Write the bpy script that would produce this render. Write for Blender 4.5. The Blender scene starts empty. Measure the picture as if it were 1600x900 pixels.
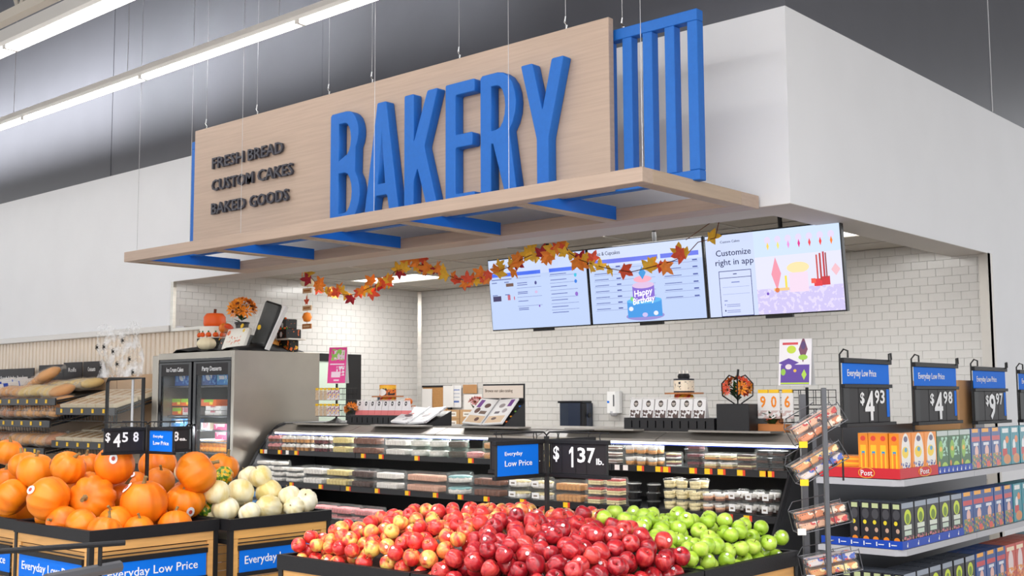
import bpy, bmesh, math, random
from mathutils import Vector, Matrix
random.seed(7)
C = bpy.context.scene.collection
S = bpy.context.scene
# ------------------------------------------------------------------ camera
cd = bpy.data.cameras.new('camera'); cam = bpy.data.objects.new('camera', cd); C.objects.link(cam)
cd.sensor_width = 36; cd.lens = 40.44; cd.clip_start = .05
yaw, pitch, roll = -0.725948, 0.0950766, 0.00481729
fw = Vector((math.sin(yaw)*math.cos(pitch), math.cos(yaw)*math.cos(pitch), math.sin(pitch)))
rt = Vector((math.cos(yaw), -math.sin(yaw), 0)); dn = fw.cross(rt)
rt = rt*math.cos(roll) + dn*math.sin(roll); dn = fw.cross(rt)
cam.matrix_world = Matrix(((rt.x, -dn.x, -fw.x, 0), (rt.y, -dn.y, -fw.y, 0), (rt.z, -dn.z, -fw.z, 1.65), (0, 0, 0, 1)))
S.camera = cam
cd.dof.use_dof = True; cd.dof.focus_distance = 6.6; cd.dof.aperture_fstop = 12.0
# ------------------------------------------------------------------ world, exposure
w = bpy.data.worlds.new('world'); S.world = w; w.use_nodes = True
w.node_tree.nodes['Background'].inputs[0].default_value = (.965, .98, 1.0, 1)
w.node_tree.nodes['Background'].inputs[1].default_value = 1.35
vs = S.view_settings; vs.view_transform = 'Standard'; vs.look = 'None'; vs.exposure = 0.32; vs.gamma = 1; vs.use_curve_mapping = False

# ------------------------------------------------------------------ light helper
def area(name, loc, sx, sy, power, rot=(0, 0, 0), col=(.985, .99, 1.0), parent=None):
    l = bpy.data.lights.new(name, 'AREA'); l.shape = 'RECTANGLE'; l.size = sx; l.size_y = sy; l.energy = power; l.color = col
    o = bpy.data.objects.new(name, l); C.objects.link(o); o.location = loc; o.rotation_euler = rot
    if parent: o.parent = parent
    return o

# ------------------------------------------------------------------ materials
MATS = {}
def srgb(r, g, b):
    f = lambda c: (c/255/12.92) if c/255 <= .04045 else ((c/255+.055)/1.055)**2.4
    return (f(r), f(g), f(b), 1)
def mat(name, rgb, rough=.5, metal=0, spec=.5, emit=None, var=0, scale=8, stretch=None, bump=0, alpha=None, trans=0, ior=1.45, coat=0, rgb2=None, thr=None, det=3, sss=0):
    if name in MATS: return MATS[name]
    m = bpy.data.materials.new(name); m.use_nodes = True; nt = m.node_tree; b = nt.nodes['Principled BSDF']
    c = srgb(*rgb)
    b.inputs['Base Color'].default_value = c; b.inputs['Roughness'].default_value = rough; b.inputs['Metallic'].default_value = metal
    b.inputs['Specular IOR Level'].default_value = spec; b.inputs['IOR'].default_value = ior
    b.inputs['Transmission Weight'].default_value = trans; b.inputs['Coat Weight'].default_value = coat
    if sss: b.inputs['Subsurface Weight'].default_value = sss; b.inputs['Subsurface Scale'].default_value = .01
    if alpha is not None: b.inputs['Alpha'].default_value = alpha
    if emit: b.inputs['Emission Color'].default_value = c; b.inputs['Emission Strength'].default_value = emit
    if var or rgb2 or bump:
        tc = nt.nodes.new('ShaderNodeTexCoord'); mp = nt.nodes.new('ShaderNodeMapping'); n = nt.nodes.new('ShaderNodeTexNoise')
        if stretch: mp.inputs['Scale'].default_value = stretch
        n.inputs['Scale'].default_value = scale; n.inputs['Detail'].default_value = det
        nt.links.new(tc.outputs['Object'], mp.inputs[0]); nt.links.new(mp.outputs[0], n.inputs[0])
        if var or rgb2:
            r = nt.nodes.new('ShaderNodeValToRGB')
            c2 = srgb(*rgb2) if rgb2 else tuple(x*(1-var) for x in c[:3])+(1,)
            lo, hi = thr if thr else (.35, .65)
            r.color_ramp.elements[0].position = lo; r.color_ramp.elements[1].position = hi
            r.color_ramp.elements[0].color = c2; r.color_ramp.elements[1].color = c
            nt.links.new(n.outputs[0], r.inputs[0]); nt.links.new(r.outputs[0], b.inputs['Base Color'])
        if bump:
            bp = nt.nodes.new('ShaderNodeBump'); bp.inputs['Strength'].default_value = bump; bp.inputs['Distance'].default_value = .01
            nt.links.new(n.outputs[0], bp.inputs['Height']); nt.links.new(bp.outputs[0], b.inputs['Normal'])
    MATS[name] = m; return m
M = MATS
mat('white_wall', (238, 239, 243), .55, var=.02, scale=2)
mat('grey_wall', (96, 98, 106), .38, var=.04, scale=3)
mat('white_trim', (228, 226, 224), .5)
mat('tile', (214, 212, 209), .16, var=.05, scale=1.2)
mat('grout', (188, 184, 179), .9)
mat('soffit_under', (205, 200, 196), .6)
mat('ceiling_tile', (188, 182, 174), .9, var=.06, scale=40)
mat('ceiling_grid', (196, 192, 186), .6)
mat('steel', (196, 192, 184), .32, metal=1, var=.12, scale=3, stretch=(1, 1, 14))
mat('steel_panel', (176, 170, 160), .42, metal=.85, var=.1, scale=2.2, det=6)
mat('chrome', (225, 225, 225), .12, metal=1)
mat('wire', (190, 190, 192), .35, metal=.6)
mat('cream_panel', (238, 224, 207), .5)
mat('floor', (190, 182, 172), .3, var=.05, scale=.8)
mat('deck', (120, 112, 104), .7, metal=.2)
mat('truss', (226, 218, 206), .5)
mat('oak', (190, 167, 150), .45, var=.11, scale=5, stretch=(.35, 3, 9), det=5)
mat('oak_y', (186, 163, 140), .45, var=.11, scale=5, stretch=(3, .35, 9), det=5)
mat('blue', (26, 106, 196), .55, var=.05, scale=30, bump=.03)
mat('blue_rib', (16, 108, 214), .45)
mat('char', (64, 64, 74), .5)
mat('black', (26, 26, 28), .5)
mat('black_gloss', (22, 22, 25), .22)
mat('rim', (28, 28, 31), .5, spec=.3, bump=.2, scale=260)
mat('bin_wood', (224, 170, 104), .45, var=.16, scale=4, stretch=(1, 1, 9), det=6)
mat('bin_wood_b', (232, 176, 100), .4, var=.14, scale=4, stretch=(1, 1, 9), det=6)
mat('sign_blue', (0, 112, 226), .6, spec=.25)
mat('white_ink', (240, 240, 242), .5)
mat('white_plastic', (236, 236, 236), .35)
mat('dark_card', (40, 37, 39), .5, spec=.3)
mat('grey_metal', (96, 97, 102), .4, metal=.5)
mat('shelf_grey', (186, 186, 192), .4)
mat('lamp', (255, 252, 246), .5, emit=6.0)
mat('lamp_soft', (255, 252, 246), .5, emit=2.6)
mat('fixture', (235, 233, 230), .4)
def clear_mat(name, a, tint=(240, 244, 242), rough=.06, bump=0):
    m = bpy.data.materials.new(name); m.use_nodes = True; nt = m.node_tree; nt.nodes.clear()
    o = nt.nodes.new('ShaderNodeOutputMaterial'); mx = nt.nodes.new('ShaderNodeMixShader'); t = nt.nodes.new('ShaderNodeBsdfTransparent')
    g = nt.nodes.new('ShaderNodeBsdfPrincipled'); g.inputs['Base Color'].default_value = srgb(*tint); g.inputs['Roughness'].default_value = rough
    g.inputs['Specular IOR Level'].default_value = .8
    mx.inputs[0].default_value = a
    if bump:
        n = nt.nodes.new('ShaderNodeTexNoise'); n.inputs['Scale'].default_value = bump; bp = nt.nodes.new('ShaderNodeBump'); bp.inputs['Strength'].default_value = .6; bp.inputs['Distance'].default_value = .01
        tc = nt.nodes.new('ShaderNodeTexCoord'); nt.links.new(tc.outputs['Object'], n.inputs[0]); nt.links.new(n.outputs[0], bp.inputs['Height']); nt.links.new(bp.outputs[0], g.inputs['Normal'])
    nt.links.new(t.outputs[0], mx.inputs[1]); nt.links.new(g.outputs[0], mx.inputs[2]); nt.links.new(mx.outputs[0], o.inputs[0])
    MATS[name] = m; return m
clear_mat('glass', .035); clear_mat('clam', .07); clear_mat('bag', .17, (246, 240, 232), .15, bump=30); clear_mat('web', .45, (238, 238, 240), .8)
_w = MATS['web'].node_tree; _n = _w.nodes.new('ShaderNodeTexNoise'); _n.inputs['Scale'].default_value = 7; _n.inputs['Detail'].default_value = 8; _r = _w.nodes.new('ShaderNodeValToRGB'); _r.color_ramp.elements[0].position = .42; _r.color_ramp.elements[0].color = (.06, .06, .06, 1); _r.color_ramp.elements[1].position = .64; _r.color_ramp.elements[1].color = (.9, .9, .9, 1)
_tc = _w.nodes.new('ShaderNodeTexCoord'); _w.links.new(_tc.outputs['Object'], _n.inputs[0]); _w.links.new(_n.outputs[0], _r.inputs[0]); _w.links.new(_r.outputs[0], [q for q in _w.nodes if q.type == 'MIX_SHADER'][0].inputs[0])
clear_mat('clear_bag', .28, (240, 238, 236), .12, bump=30)

# ------------------------------------------------------------------ mesh builder
class MB:
    def __init__(s): s.v = []; s.f = []; s.m = []; s.mi = 0; s.sm = False; s.s = []
    def face(s, idx): s.f.append(idx); s.m.append(s.mi); s.s.append(s.sm)
    def add(s, vs, fs):
        k = len(s.v); s.v += [tuple(p) for p in vs]
        for q in fs: s.face([k+i for i in q])
        return s
    def box(s, x0, x1, y0, y1, z0, z1):
        return s.add([(x0,y0,z0),(x1,y0,z0),(x1,y1,z0),(x0,y1,z0),(x0,y0,z1),(x1,y0,z1),(x1,y1,z1),(x0,y1,z1)],
                     [(0,3,2,1),(4,5,6,7),(0,1,5,4),(1,2,6,5),(2,3,7,6),(3,0,4,7)])
    def cbox(s, x0, x1, y0, y1, z0, z1, c=.004):          # box with chamfered edges
        bm = bmesh.new(); bmesh.ops.create_cube(bm, size=1)
        for v in bm.verts: v.co = Vector(((x0+x1)/2+v.co.x*(x1-x0), (y0+y1)/2+v.co.y*(y1-y0), (z0+z1)/2+v.co.z*(z1-z0)))
        bmesh.ops.bevel(bm, geom=bm.edges[:], offset=c, segments=1, affect='EDGES')
        return s.frombm(bm)
    def frombm(s, bm):
        bm.verts.index_update(); s.add([v.co for v in bm.verts], [[v.index for v in f.verts] for f in bm.faces]); bm.free(); return s
    def hexa(s, p):                                        # 8 explicit corners, bottom 4 then top 4
        return s.add(p, [(0,3,2,1),(4,5,6,7),(0,1,5,4),(1,2,6,5),(2,3,7,6),(3,0,4,7)])
    def quad(s, *p): return s.add(p, [tuple(range(len(p)))])
    def tube(s, pts, r, n=8, cap=True):
        pts = [Vector(p) for p in pts]; rs = r if isinstance(r, (list, tuple)) else [r]*len(pts); k = len(s.v); u = None
        for i, p in enumerate(pts):
            d = (pts[min(i+1, len(pts)-1)] - pts[max(i-1, 0)])
            d = d.normalized() if d.length > 1e-9 else Vector((0, 0, 1))
            if u is None:
                u = d.orthogonal().normalized()
            else:
                u = (u - d*u.dot(d)); u = u.normalized() if u.length > 1e-6 else d.orthogonal().normalized()
            v = d.cross(u)
            for j in range(n):
                a = 2*math.pi*j/n; s.v.append(tuple(p + (u*math.cos(a) + v*math.sin(a))*rs[i]))
        for i in range(len(pts)-1):
            for j in range(n): s.face([k+i*n+j, k+i*n+(j+1)%n, k+(i+1)*n+(j+1)%n, k+(i+1)*n+j])
        if cap: s.face([k+n-1-j for j in range(n)]); s.face([k+(len(pts)-1)*n+j for j in range(n)])
        return s
    def lathe(s, prof, n=16, cx=0, cy=0, cz=0, fn=None):   # prof: (r, z) from the bottom up
        k = len(s.v)
        for r, z in prof:
            for j in range(n):
                a = 2*math.pi*j/n; rr = r*(fn(a) if fn else 1); s.v.append((cx+rr*math.cos(a), cy+rr*math.sin(a), cz+z))
        for i in range(len(prof)-1):
            for j in range(n): s.face([k+i*n+j, k+i*n+(j+1)%n, k+(i+1)*n+(j+1)%n, k+(i+1)*n+j])
        if prof[0][0] > 1e-5: s.face([k+n-1-j for j in range(n)])
        if prof[-1][0] > 1e-5: s.face([k+(len(prof)-1)*n+j for j in range(n)])
        return s
    def prism(s, outline, y0, y1, axis='y'):               # polygon in xz extruded along y (or yz along x, xy along z)
        n = len(outline); P = {'y': lambda a, b, c: (a, c, b), 'x': lambda a, b, c: (c, a, b), 'z': lambda a, b, c: (a, b, c)}[axis]
        vs = [P(a, b, y0) for a, b in outline] + [P(a, b, y1) for a, b in outline]
        return s.add(vs, [tuple(range(n)), tuple(range(2*n-1, n-1, -1))] + [(i, i+n, (i+1) % n+n, (i+1) % n) for i in range(n)])
    def mesh(s, name, mats, fix=True):
        me = bpy.data.meshes.new(name); me.from_pydata(s.v, [], s.f)
        for m in (mats if isinstance(mats, (list, tuple)) else [mats]): me.materials.append(MATS[m] if isinstance(m, str) else m)
        me.polygons.foreach_set('material_index', s.m); me.polygons.foreach_set('use_smooth', s.s)
        if fix:
            bm = bmesh.new(); bm.from_mesh(me); bmesh.ops.recalc_face_normals(bm, faces=bm.faces[:]); bm.to_mesh(me); bm.free()
        me.update(); return me
    def build(s, name, mats, parent=None, fix=True, **kw):
        return link(name, s.mesh(name, mats, fix), parent, **kw)
def link(name, me, parent=None, loc=None, rot=None, label=None, cat=None, group=None, kind=None):
    o = bpy.data.objects.new(name, me); C.objects.link(o)
    if parent: o.parent = parent
    if loc: o.location = loc
    if rot: o.rotation_euler = rot
    return tag(o, label, cat, group, kind)
def tag(o, label=None, cat=None, group=None, kind=None):
    if label: o['label'] = label
    if cat: o['category'] = cat
    if group: o['group'] = group
    if kind: o['kind'] = kind
    return o
def thing(name, label, cat, loc=(0, 0, 0), rz=0, group=None):
    o = link(name, None, None, loc, (0, 0, rz)); o.empty_display_size = .1
    return tag(o, label, cat, group)
def dup(o, loc=None, rot=None, label=None, group=None, parent=None):
    c = o.copy(); C.objects.link(c)
    if parent is not None: c.parent = parent
    if loc is not None: c.location = loc
    if rot is not None: c.rotation_euler = rot
    if label: c['label'] = label
    if group: c['group'] = group
    for ch in KIDS(o): dup(ch, parent=c)
    return c
def KIDS(o): return list(o.children)
_tx = {}
def text(s, h, parent, origin, right, up, m, name='lettering', width=None, bold=0, ext=.0006, align='LEFT', track=1.0, label=None):
    """flat or raised lettering: cap height h, baseline origin, along right, up"""
    key = (s, bold, ext/h, align, track)
    if s == '1' and key not in _tx:
        b1 = MB().prism([(.20, 0), (.34, 0), (.34, .73), (.22, .73), (.04, .58), (.04, .46), (.20, .55)], -.0006, .0006, 'z'); _tx[key] = (b1.mesh('one', 'white_ink'), .04, .34)
    if key not in _tx:
        cu = bpy.data.curves.new('t', 'FONT'); cu.body = s; cu.size = 1; cu.offset = bold; cu.extrude = ext/h*.73; cu.align_x = align; cu.space_character = track; cu.resolution_u = 2
        ob = bpy.data.objects.new('t', cu); C.objects.link(ob)
        dg = bpy.context.evaluated_depsgraph_get(); me = bpy.data.meshes.new_from_object(ob.evaluated_get(dg))
        bpy.data.objects.remove(ob); xs = [v.co.x for v in me.vertices] or [0, 1]
        _tx[key] = (me, min(xs), max(xs))
    me, x0, x1 = _tx[key]
    sc = h/.73; sx = sc if width is None else width/(x1-x0)
    R = Vector(right).normalized(); U = Vector(up).normalized(); N = R.cross(U)
    me = me.copy()
    if align == 'LEFT': off = -x0
    else: off = -(x0+x1)/2
    for v in me.vertices:
        c = v.co; v.co = Vector(origin) + R*((c.x+off)*sx) + U*(c.y*sc) + N*(c.z*sc)
    me.materials.clear(); me.materials.append(MATS[m]); me.update()
    o = link(name, me, parent)
    if label: o['label'] = label
    return o
# ================================================================== STRUCTURE
XR, XL, YF, YB = -3.915, -11.9, 7.42, 11.41
ZS, ZC, ZW = 3.03, 3.165, 4.485
b = MB().box(-40, 14, -14, 26, -.1, 0); b.build('floor', 'floor', kind='structure')
# store ceiling deck, joists
b = MB(); b.box(-40, 14, -14, 26, 7.9, 8.0); deck = b.build('ceiling', 'deck', kind='structure')
b = MB()
for i in range(46): b.box(-40, 14, -13.9+i*.87, -13.6+i*.87, 7.84, 7.9)
b.build('deck_rib', 'deck', deck, kind='stuff')
# white lower and grey upper band of the bakery box, front (facing -Y) and side (facing +X)
b = MB(); b.box(-32, XL, YF, YF+.15, 2.44, ZW); b.box(XL, XR, YF, YF+.15, ZS+.0, ZW); wf = b.build('wall_front', 'white_wall', kind='structure')
b = MB(); b.box(-32, XR+.004, YF-.004, YF+.15, ZW, 7.9); b.build('grey_band', 'grey_wall', wf)
b = MB(); b.box(-13.42, -13.405, YF-.012, YF-.003, ZW, 7.9); b.box(-9.2, -9.195, YF-.007, YF-.003, ZW, 7.9); b.build('panel_seam', 'grey_wall', wf)
b = MB(); b.box(XR-.15, XR, YF+.15, YB, ZS, ZW); b.box(XR-.15, XR, YB, 26, 0, ZW); wr = b.build('wall_right', 'white_wall', kind='structure')
b = MB(); b.box(XR-.15, XR+.004, YF+.15, 26, ZW, 7.9); b.build('grey_band', 'grey_wall', wr)
b = MB(); b.box(XR+.003, XR+.01, 11.68, 11.69, ZW, 7.9); b.build('panel_seam', 'white_wall', wr)
mat('trim_steel', (206, 202, 196), .45, metal=.35)
# white drip rail under the left wall, corner trims
b = MB(); b.cbox(-32, XL-.05, YF-.035, YF+.02, 2.44, 2.515, .008); b.build('trim_1', 'white_trim', kind='structure')
b = MB(); b.box(XL-.045, XL+.012, YF-.012, YF+.03, 2.44, ZS-.005); b.build('trim_2', 'steel', kind='structure')
b = MB(); b.box(XR-.09, XR+.012, YB-.03, YB+.005, 0, ZS-.002); b.box(XR-.0, XR+.012, YB-.03, YB+.06, 0, ZS-.002); b.build('trim_3', 'trim_steel', kind='structure')
b = MB(); b.prism([(XL, YB), (XL+.055, YB), (XL, YB-.055)], 0.0, ZC, 'z'); b.build('trim_4', 'steel', kind='structure')
b = MB(); b.box(XL+.013, -11.2, YF-.02, YF+.03, 2.44, 2.475); b.build('trim_5', 'steel', kind='structure')
# soffit underside ring and lay-in ceiling
b = MB(); b.box(XL, XR, YF+.001, YF+.42, ZS-.004, ZS-.0005); b.box(XR-.36, XR-.001, YF+.42, YB, ZS-.004, ZS-.0005); b.box(XL, XR-.36, YF+.40, YF+.42, ZS, ZC); b.box(XR-.38, XR-.36, YF+.42, YB, ZS, ZC)
b.build('trim_6', 'soffit_under', kind='structure')
cl = MB().box(XL, XR-.36, YF+.4, YB, ZC+.03, ZC+.05).build('ceiling_alcove', 'soffit_under', kind='structure')
PW, PL = .61, 1.22
ceil_lights = [(-11.1, 9.86, 0), (-6.35, 8.42, 0), (-4.98, 10.0, 0), (-8.35, 9.64, 0), (-9.75, 8.42, 0)]
panel = None
gx = MB()
nx = 0
x = X0c = XL-.72
lights_cells = {(1, 3), (5, 1), (6, 3), (3, 3), (2, 1)}
ix = 0
while x < XR-.4:
    x1 = min(x+PL, XR-.38); xs = max(x, XL); iy = 0; y = YF+.42
    while y < YB-.05:
        y1 = min(y+PW, YB)
        if (ix, iy) in lights_cells:
            sl_ = (ix, iy) in ((2, 1), (5, 1)); ya, yb = (y+.05, y+.2) if sl_ else (y+.02, y1-.02)
            f = MB().box(xs+.02, x1-.02, ya, yb, ZC+.004, ZC+.012).build('light_panel', 'lamp_soft', cl)
            if sl_: MB().box(xs+.012, x1-.012, yb+.004, y1-.012, ZC+.006, ZC+.02).build('ceiling_panel', 'ceiling_tile', cl)
        else:
            MB().box(xs+.012, x1-.012, y+.012, y1-.012, ZC+.006, ZC+.02).build('ceiling_panel', 'ceiling_tile', cl)
        gx.box(xs, x1, y-.012, y+.012, ZC-.003, ZC+.01); y += PW; iy += 1
    gx.box(xs-.012, xs+.012, YF+.42, YB, ZC-.003, ZC+.01); x += PL; ix += 1
gx.build('ceiling_grid', 'ceiling_grid', cl)
for (i, j) in lights_cells:
    area('alcove_lamp', (min(X0c+(i+.5)*PL, XR-.95), YF+.42+(j+.5)*PW, ZC-.004), 1.0, .5, 29 if i == 1 else 22 if i < 4 else 17, col=(1, .985, .955))
# sprinkler head and hooks
b = MB(); b.tube([(-10.9, 9.95, ZC), (-10.9, 9.95, ZC-.07)], .012, 8); b.tube([(-10.9, 9.95, ZC-.06), (-10.9, 9.95, ZC-.075)], .03, 10); b.build('sprinkler_head', 'grey_metal', label='small grey sprinkler head under the alcove ceiling beside the garland', cat='sprinkler')
# tiled walls: module .164 x .082, each tile proud of the grout
TW, TH, G = .164, .082, .0009
def tile_wall(name, length, ztop, place, score, zmin):
    wobj = link(name, None); wobj['kind'] = 'structure'
    cells = []; r = 0; z = ztop
    while z > zmin:
        off = -TW/2 if r % 2 else 0; t = off
        while t < length:
            a, c = max(t, 0), min(t+TW, length)
            if c-a > .02 and not (name == 'wall_left' and a < .3 and z-TH < 2.44): cells.append((a+G, c-G, max(z-TH, zmin)+G, z-G))
            t += TW
        z -= TH; r += 1
    cells.sort(key=score)
    full = {}
    rest = MB()
    for i, (a, c, z0, z1) in enumerate(cells):
        if i < 300:
            k = (round(c-a, 3), round(z1-z0, 3))
            if k not in full: full[k] = MB().cbox(0, c-a, -.009, 0, 0, z1-z0, .001).mesh('tile', 'tile')
            o = link('tile', full[k], wobj); p, rz = place(a, z0); o.location = p; o.rotation_euler = (0, 0, rz)
        else:
            p, rz = place(a, z0); q, _ = place(c, z0); d = Vector(q)-Vector(p); n = Vector((-d.y, d.x, 0)).normalized()*-.009
            P = Vector(p); H = Vector((0, 0, z1-z0)); e = d.normalized()*.001; hz = Vector((0, 0, .001)); k = len(rest.v)
            rest.v += [tuple(P), tuple(P+d), tuple(P+d+H), tuple(P+H), tuple(P+n+e+hz), tuple(P+n+d-e+hz), tuple(P+n+d-e+H-hz), tuple(P+n+e+H-hz)]
            for q in ((4,5,6,7),(0,1,5,4),(1,2,6,5),(2,3,7,6),(3,0,4,7)): rest.face([k+j for j in q])
    rest.build('tile_field', 'tile', wobj, kind='stuff')
    return wobj
wb = tile_wall('wall_back', XR-XL, ZC, lambda t, z: ((XL+t, YB, z), 0), lambda c: (c[0]-8)**2+.3*(c[2]-2.3)**2, .85)
MB().box(XL, XR-.02, YB-.0005, YB+.1, 0, ZC+.05).build('grout_bed', 'grout', wb)
wl = tile_wall('wall_left', YB-YF, ZC, lambda t, z: ((XL, YF+t, z), math.pi/2), lambda c: c[0] + (0 if c[2] > 2.4 else 2), .85)
MB().box(XL-.1, XL+.0005, YF+.16, YB, 0, ZC+.05).build('grout_bed', 'grout', wl)
# cream ribbed panel wall under the white wall
b = MB(); b.box(-32, -11.66, YF+.06, YF+.15, 0, 2.44); b.box(-11.66, -11.2, YF+.06, YF+.15, 2.2, 2.44); wp = b.build('wall_panelled', 'cream_panel', kind='structure')
b = MB(); x = -19.5
while x < -11.3:
    b.prism([(x, YF+.06), (x+.01, YF+.025), (x+.072, YF+.025), (x+.082, YF+.06)], .9 if x < -11.7 else 2.2, 2.44, 'z'); x += .1
b.build('panel_rib', 'cream_panel', wp, kind='stuff')
# ================================================================== STRIP LIGHTS, TRUSS
def strip(label, y, z, x0, x1, wdt, seg, housing, power, group=None, up=0):
    t = thing('strip_light', label, 'light', ((x0+x1)/2, y, z), 0, group); cx = (x0+x1)/2
    h = MB(); h.prism([(y2, z2) for y2, z2 in ((-wdt*.62, .03), (-wdt*.5, .0), (wdt*.5, 0), (wdt*.62, .03), (wdt*.4, housing), (-wdt*.4, housing))], x0-cx, x1-cx, 'x'); h.build('housing', 'fixture', t)
    x = x0
    while x < x1-.1:
        e = min(x+seg, x1)
        MB().cbox(x-cx+.02, e-cx-.02, -wdt*.46, wdt*.46, -.035, -.001, .01).build('lens', 'lamp', t)
        MB().box(e-cx-.03, e-cx+.03, -wdt*.5, wdt*.5, -.03, .005).build('joint_clip', 'fixture', t)
        MB().tube([(e-cx-.3, 0, housing), (e-cx-.3, 0, 7.9-z)], .003, 5).build('cable', 'wire', t); x = e
    area('strip_lamp', (cx, y, z-.045), x1-x0, wdt, power)
    for ua, ub, uk in (((-27, -13, 1), (-13, -10.8, .7), (-10.8, -8.8, .4), (-8.8, -6.5, .18)) if up else ()): area('strip_uplight', ((ua+ub)/2, y+.14, z+housing+.02), ub-ua, .06, up/17*(ub-ua)*uk, (math.radians(120), 0, 0), (1, .985, .955)).data.spread = math.radians(76)
    return t
strip('slim white linear light running along the bakery wall above the sign', 5.8, 4.775, -27.0, -2.2, .085, 2.44, .09, 12, up=345)
strip('wide white linear light at the top left corner of the view', 4.5, 4.77, -27.0, -6.6, .13, 2.44, .16, 14)
strip('linear store light over the produce bins, out in front of the bakery', 2.2, 4.9, -8, 10, .13, 2.44, .1, 430)
strip('linear store light over the aisle in front of the produce bins', -1.2, 4.9, -8, 10, .13, 2.44, .1, 430)
strip('linear store light over the aisle behind the photographer', -4.6, 4.9, -8, 10, .13, 2.44, .1, 430)
# roof truss at the upper left
tr = thing('roof_truss', 'cream painted steel roof truss with web bars above the strip lights', 'truss', (-22, 5.15, -1.25))
MB().box(-18, 30, -.06, .06, 7.5, 7.62).build('top_chord', 'truss', tr); MB().box(-18, 30, -.05, .05, 6.75, 6.85).build('bottom_chord', 'truss', tr)
i = 0; x = -18
while x < 12:
    MB().tube([(x, 0, 6.8), (x+.45, 0, 7.55)] if i % 2 == 0 else [(x, 0, 7.55), (x+.45, 0, 6.8)], .025, 6).build('web_bar', 'truss', tr); x += .45; i += 1
# ================================================================== BAKERY SIGN
sg = thing('hanging_sign', 'oak and blue bakery sign with raised letters hung above the counter', 'sign', (-7.2, 6.5, 3.01))
ox, oy, oz = -7.2, 6.5, 3.01
def L(x, y, z): return (x-ox, y-oy, z-oz)
def sbox(name, m, x0, x1, y0, y1, z0, z1, parent=sg, c=.004): return MB().cbox(x0-ox, x1-ox, y0-oy, y1-oy, z0-oz, z1-oz, c).build(name, m, parent)
XA, XB = -10.42, -4.155
sbox('front_beam', 'oak', XA, XB, 5.93, 6.05, 3.01, 3.108); sbox('back_beam', 'oak', XA, XB, 7.15, 7.40, 3.01, 3.108)
sbox('end_beam', 'oak_y', XB-.12, XB, 6.05, 7.15, 3.01, 3.108); sbox('end_beam', 'oak_y', XA, XA+.04, 6.05, 7.15, 3.01, 3.108)
for x in (-10.2, -8.96, -7.71, -6.47, -5.26):
    sbox('rib', 'blue_rib', x-.1, x, 6.05, 7.15, 3.02, 3.125, c=.001); sbox('rib_cap', 'oak_y', x-.1, x-.002, 6.05, 7.15, 3.008, 3.02, c=.001)
bd = sbox('board', 'oak', -10.0, -4.785, 6.44, 6.50, 3.10, 4.355)
# blue tube frames behind the board
def rail(x0, x1, z0, z1): return sbox('frame_bar', 'blue', x0, x1, 6.52, 6.60, z0, z1)
rail(-10.18, -4.10, 4.20, 4.28); rail(-10.18, -4.10, 3.10, 3.17)
for x in (-10.18, -9.9, -8.6, -7.4, -6.2, -4.91, -4.725, -4.55, -4.365, -4.18): rail(x, x+.08, 3.171, 4.199)
# raised letters BAKERY
def stroke(p, q, wd, r=.0): pass
SW = .112
def loopface(name, outer, holes, y0, y1):
    cu = bpy.data.curves.new('l', 'CURVE'); cu.dimensions = '2D'; cu.fill_mode = 'BOTH'; cu.extrude = (y1-y0)/2; cu.bevel_depth = .006; cu.bevel_resolution = 1; cu.offset = -.006
    for pts in [outer]+holes:
        sp = cu.splines.new('POLY'); sp.points.add(len(pts)-1); sp.use_cyclic_u = True
        for i, (x, z) in enumerate(pts): sp.points[i].co = (x, z, 0, 1)
    ob = bpy.data.objects.new('l', cu); C.objects.link(ob); me = bpy.data.meshes.new_from_object(ob.evaluated_get(bpy.context.evaluated_depsgraph_get())); bpy.data.objects.remove(ob)
    for v in me.vertices: v.co = Vector((v.co.x-ox, (y0+y1)/2-v.co.z-oy, v.co.y-oz))
    me.materials.clear(); me.materials.append(MATS['blue']); me.update()
    return link(name, me, sg)
def arc(cx, cz, rx, rz, a0, a1, n=8): return [(cx+rx*math.cos(math.radians(a0+(a1-a0)*i/n)), cz+rz*math.sin(math.radians(a0+(a1-a0)*i/n))) for i in range(n+1)]
def rc(pts, r=.022):                                        # round the corners of a polygon
    out = []; n = len(pts)
    for i in range(n):
        p0, p, p1 = Vector(pts[i-1]), Vector(pts[i]), Vector(pts[(i+1) % n]); a = (p0-p); c = (p1-p)
        rr = min(r, a.length*.4, c.length*.4); A = p+a.normalized()*rr; B = p+c.normalized()*rr
        for k in range(4):
            t = k/3; out.append(tuple((1-t)**2*A+2*t*(1-t)*p+t*t*B))
    return out
LY0, LY1 = 6.35, 6.43; zb, zt, zm = 3.135, 4.122, 3.655
x0 = -7.745; xr = -7.355
loopface('letter_b', [(x0, zb), (x0, zt-.02), (x0+.02, zt)] + arc(xr-.185, zt-.2, .165, .2, 90, -40) + arc(xr-.19, 3.39, .19, .255, 48, -90) ,
  [[(x0+SW, zb+.1), (x0+SW, zm-.07)] + arc(xr-.2, 3.41, .095, .175, 90, -90), [(x0+SW, zm+.04), (x0+SW, zt-.1)] + arc(xr-.2, 3.875, .08, .145, 90, -90)], LY0, LY1)
xa, xb = -7.302, -6.862; xm = (xa+xb)/2
loopface('letter_a', rc([(xa, zb), (xm-.055, zt), (xm+.055, zt), (xb, zb), (xb-.112, zb), (xb-.15, 3.33), (xa+.15, 3.33), (xa+.112, zb)], .018), [[(xa+.175, 3.43), (xb-.175, 3.43), (xm, 3.86)]], LY0, LY1)
x0, xr = -6.805, -6.41
loopface('letter_k', rc([(x0, zb), (x0, zt), (x0+SW, zt), (x0+SW, 3.72), (xr-.125, zt), (xr-.005, zt), (x0+.235, 3.67), (xr, zb), (xr-.12, zb), (x0+.155, 3.5), (x0+SW, 3.4), (x0+SW, zb)], .018), [], LY0, LY1)
x0, xr = -6.33, -6.01
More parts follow.
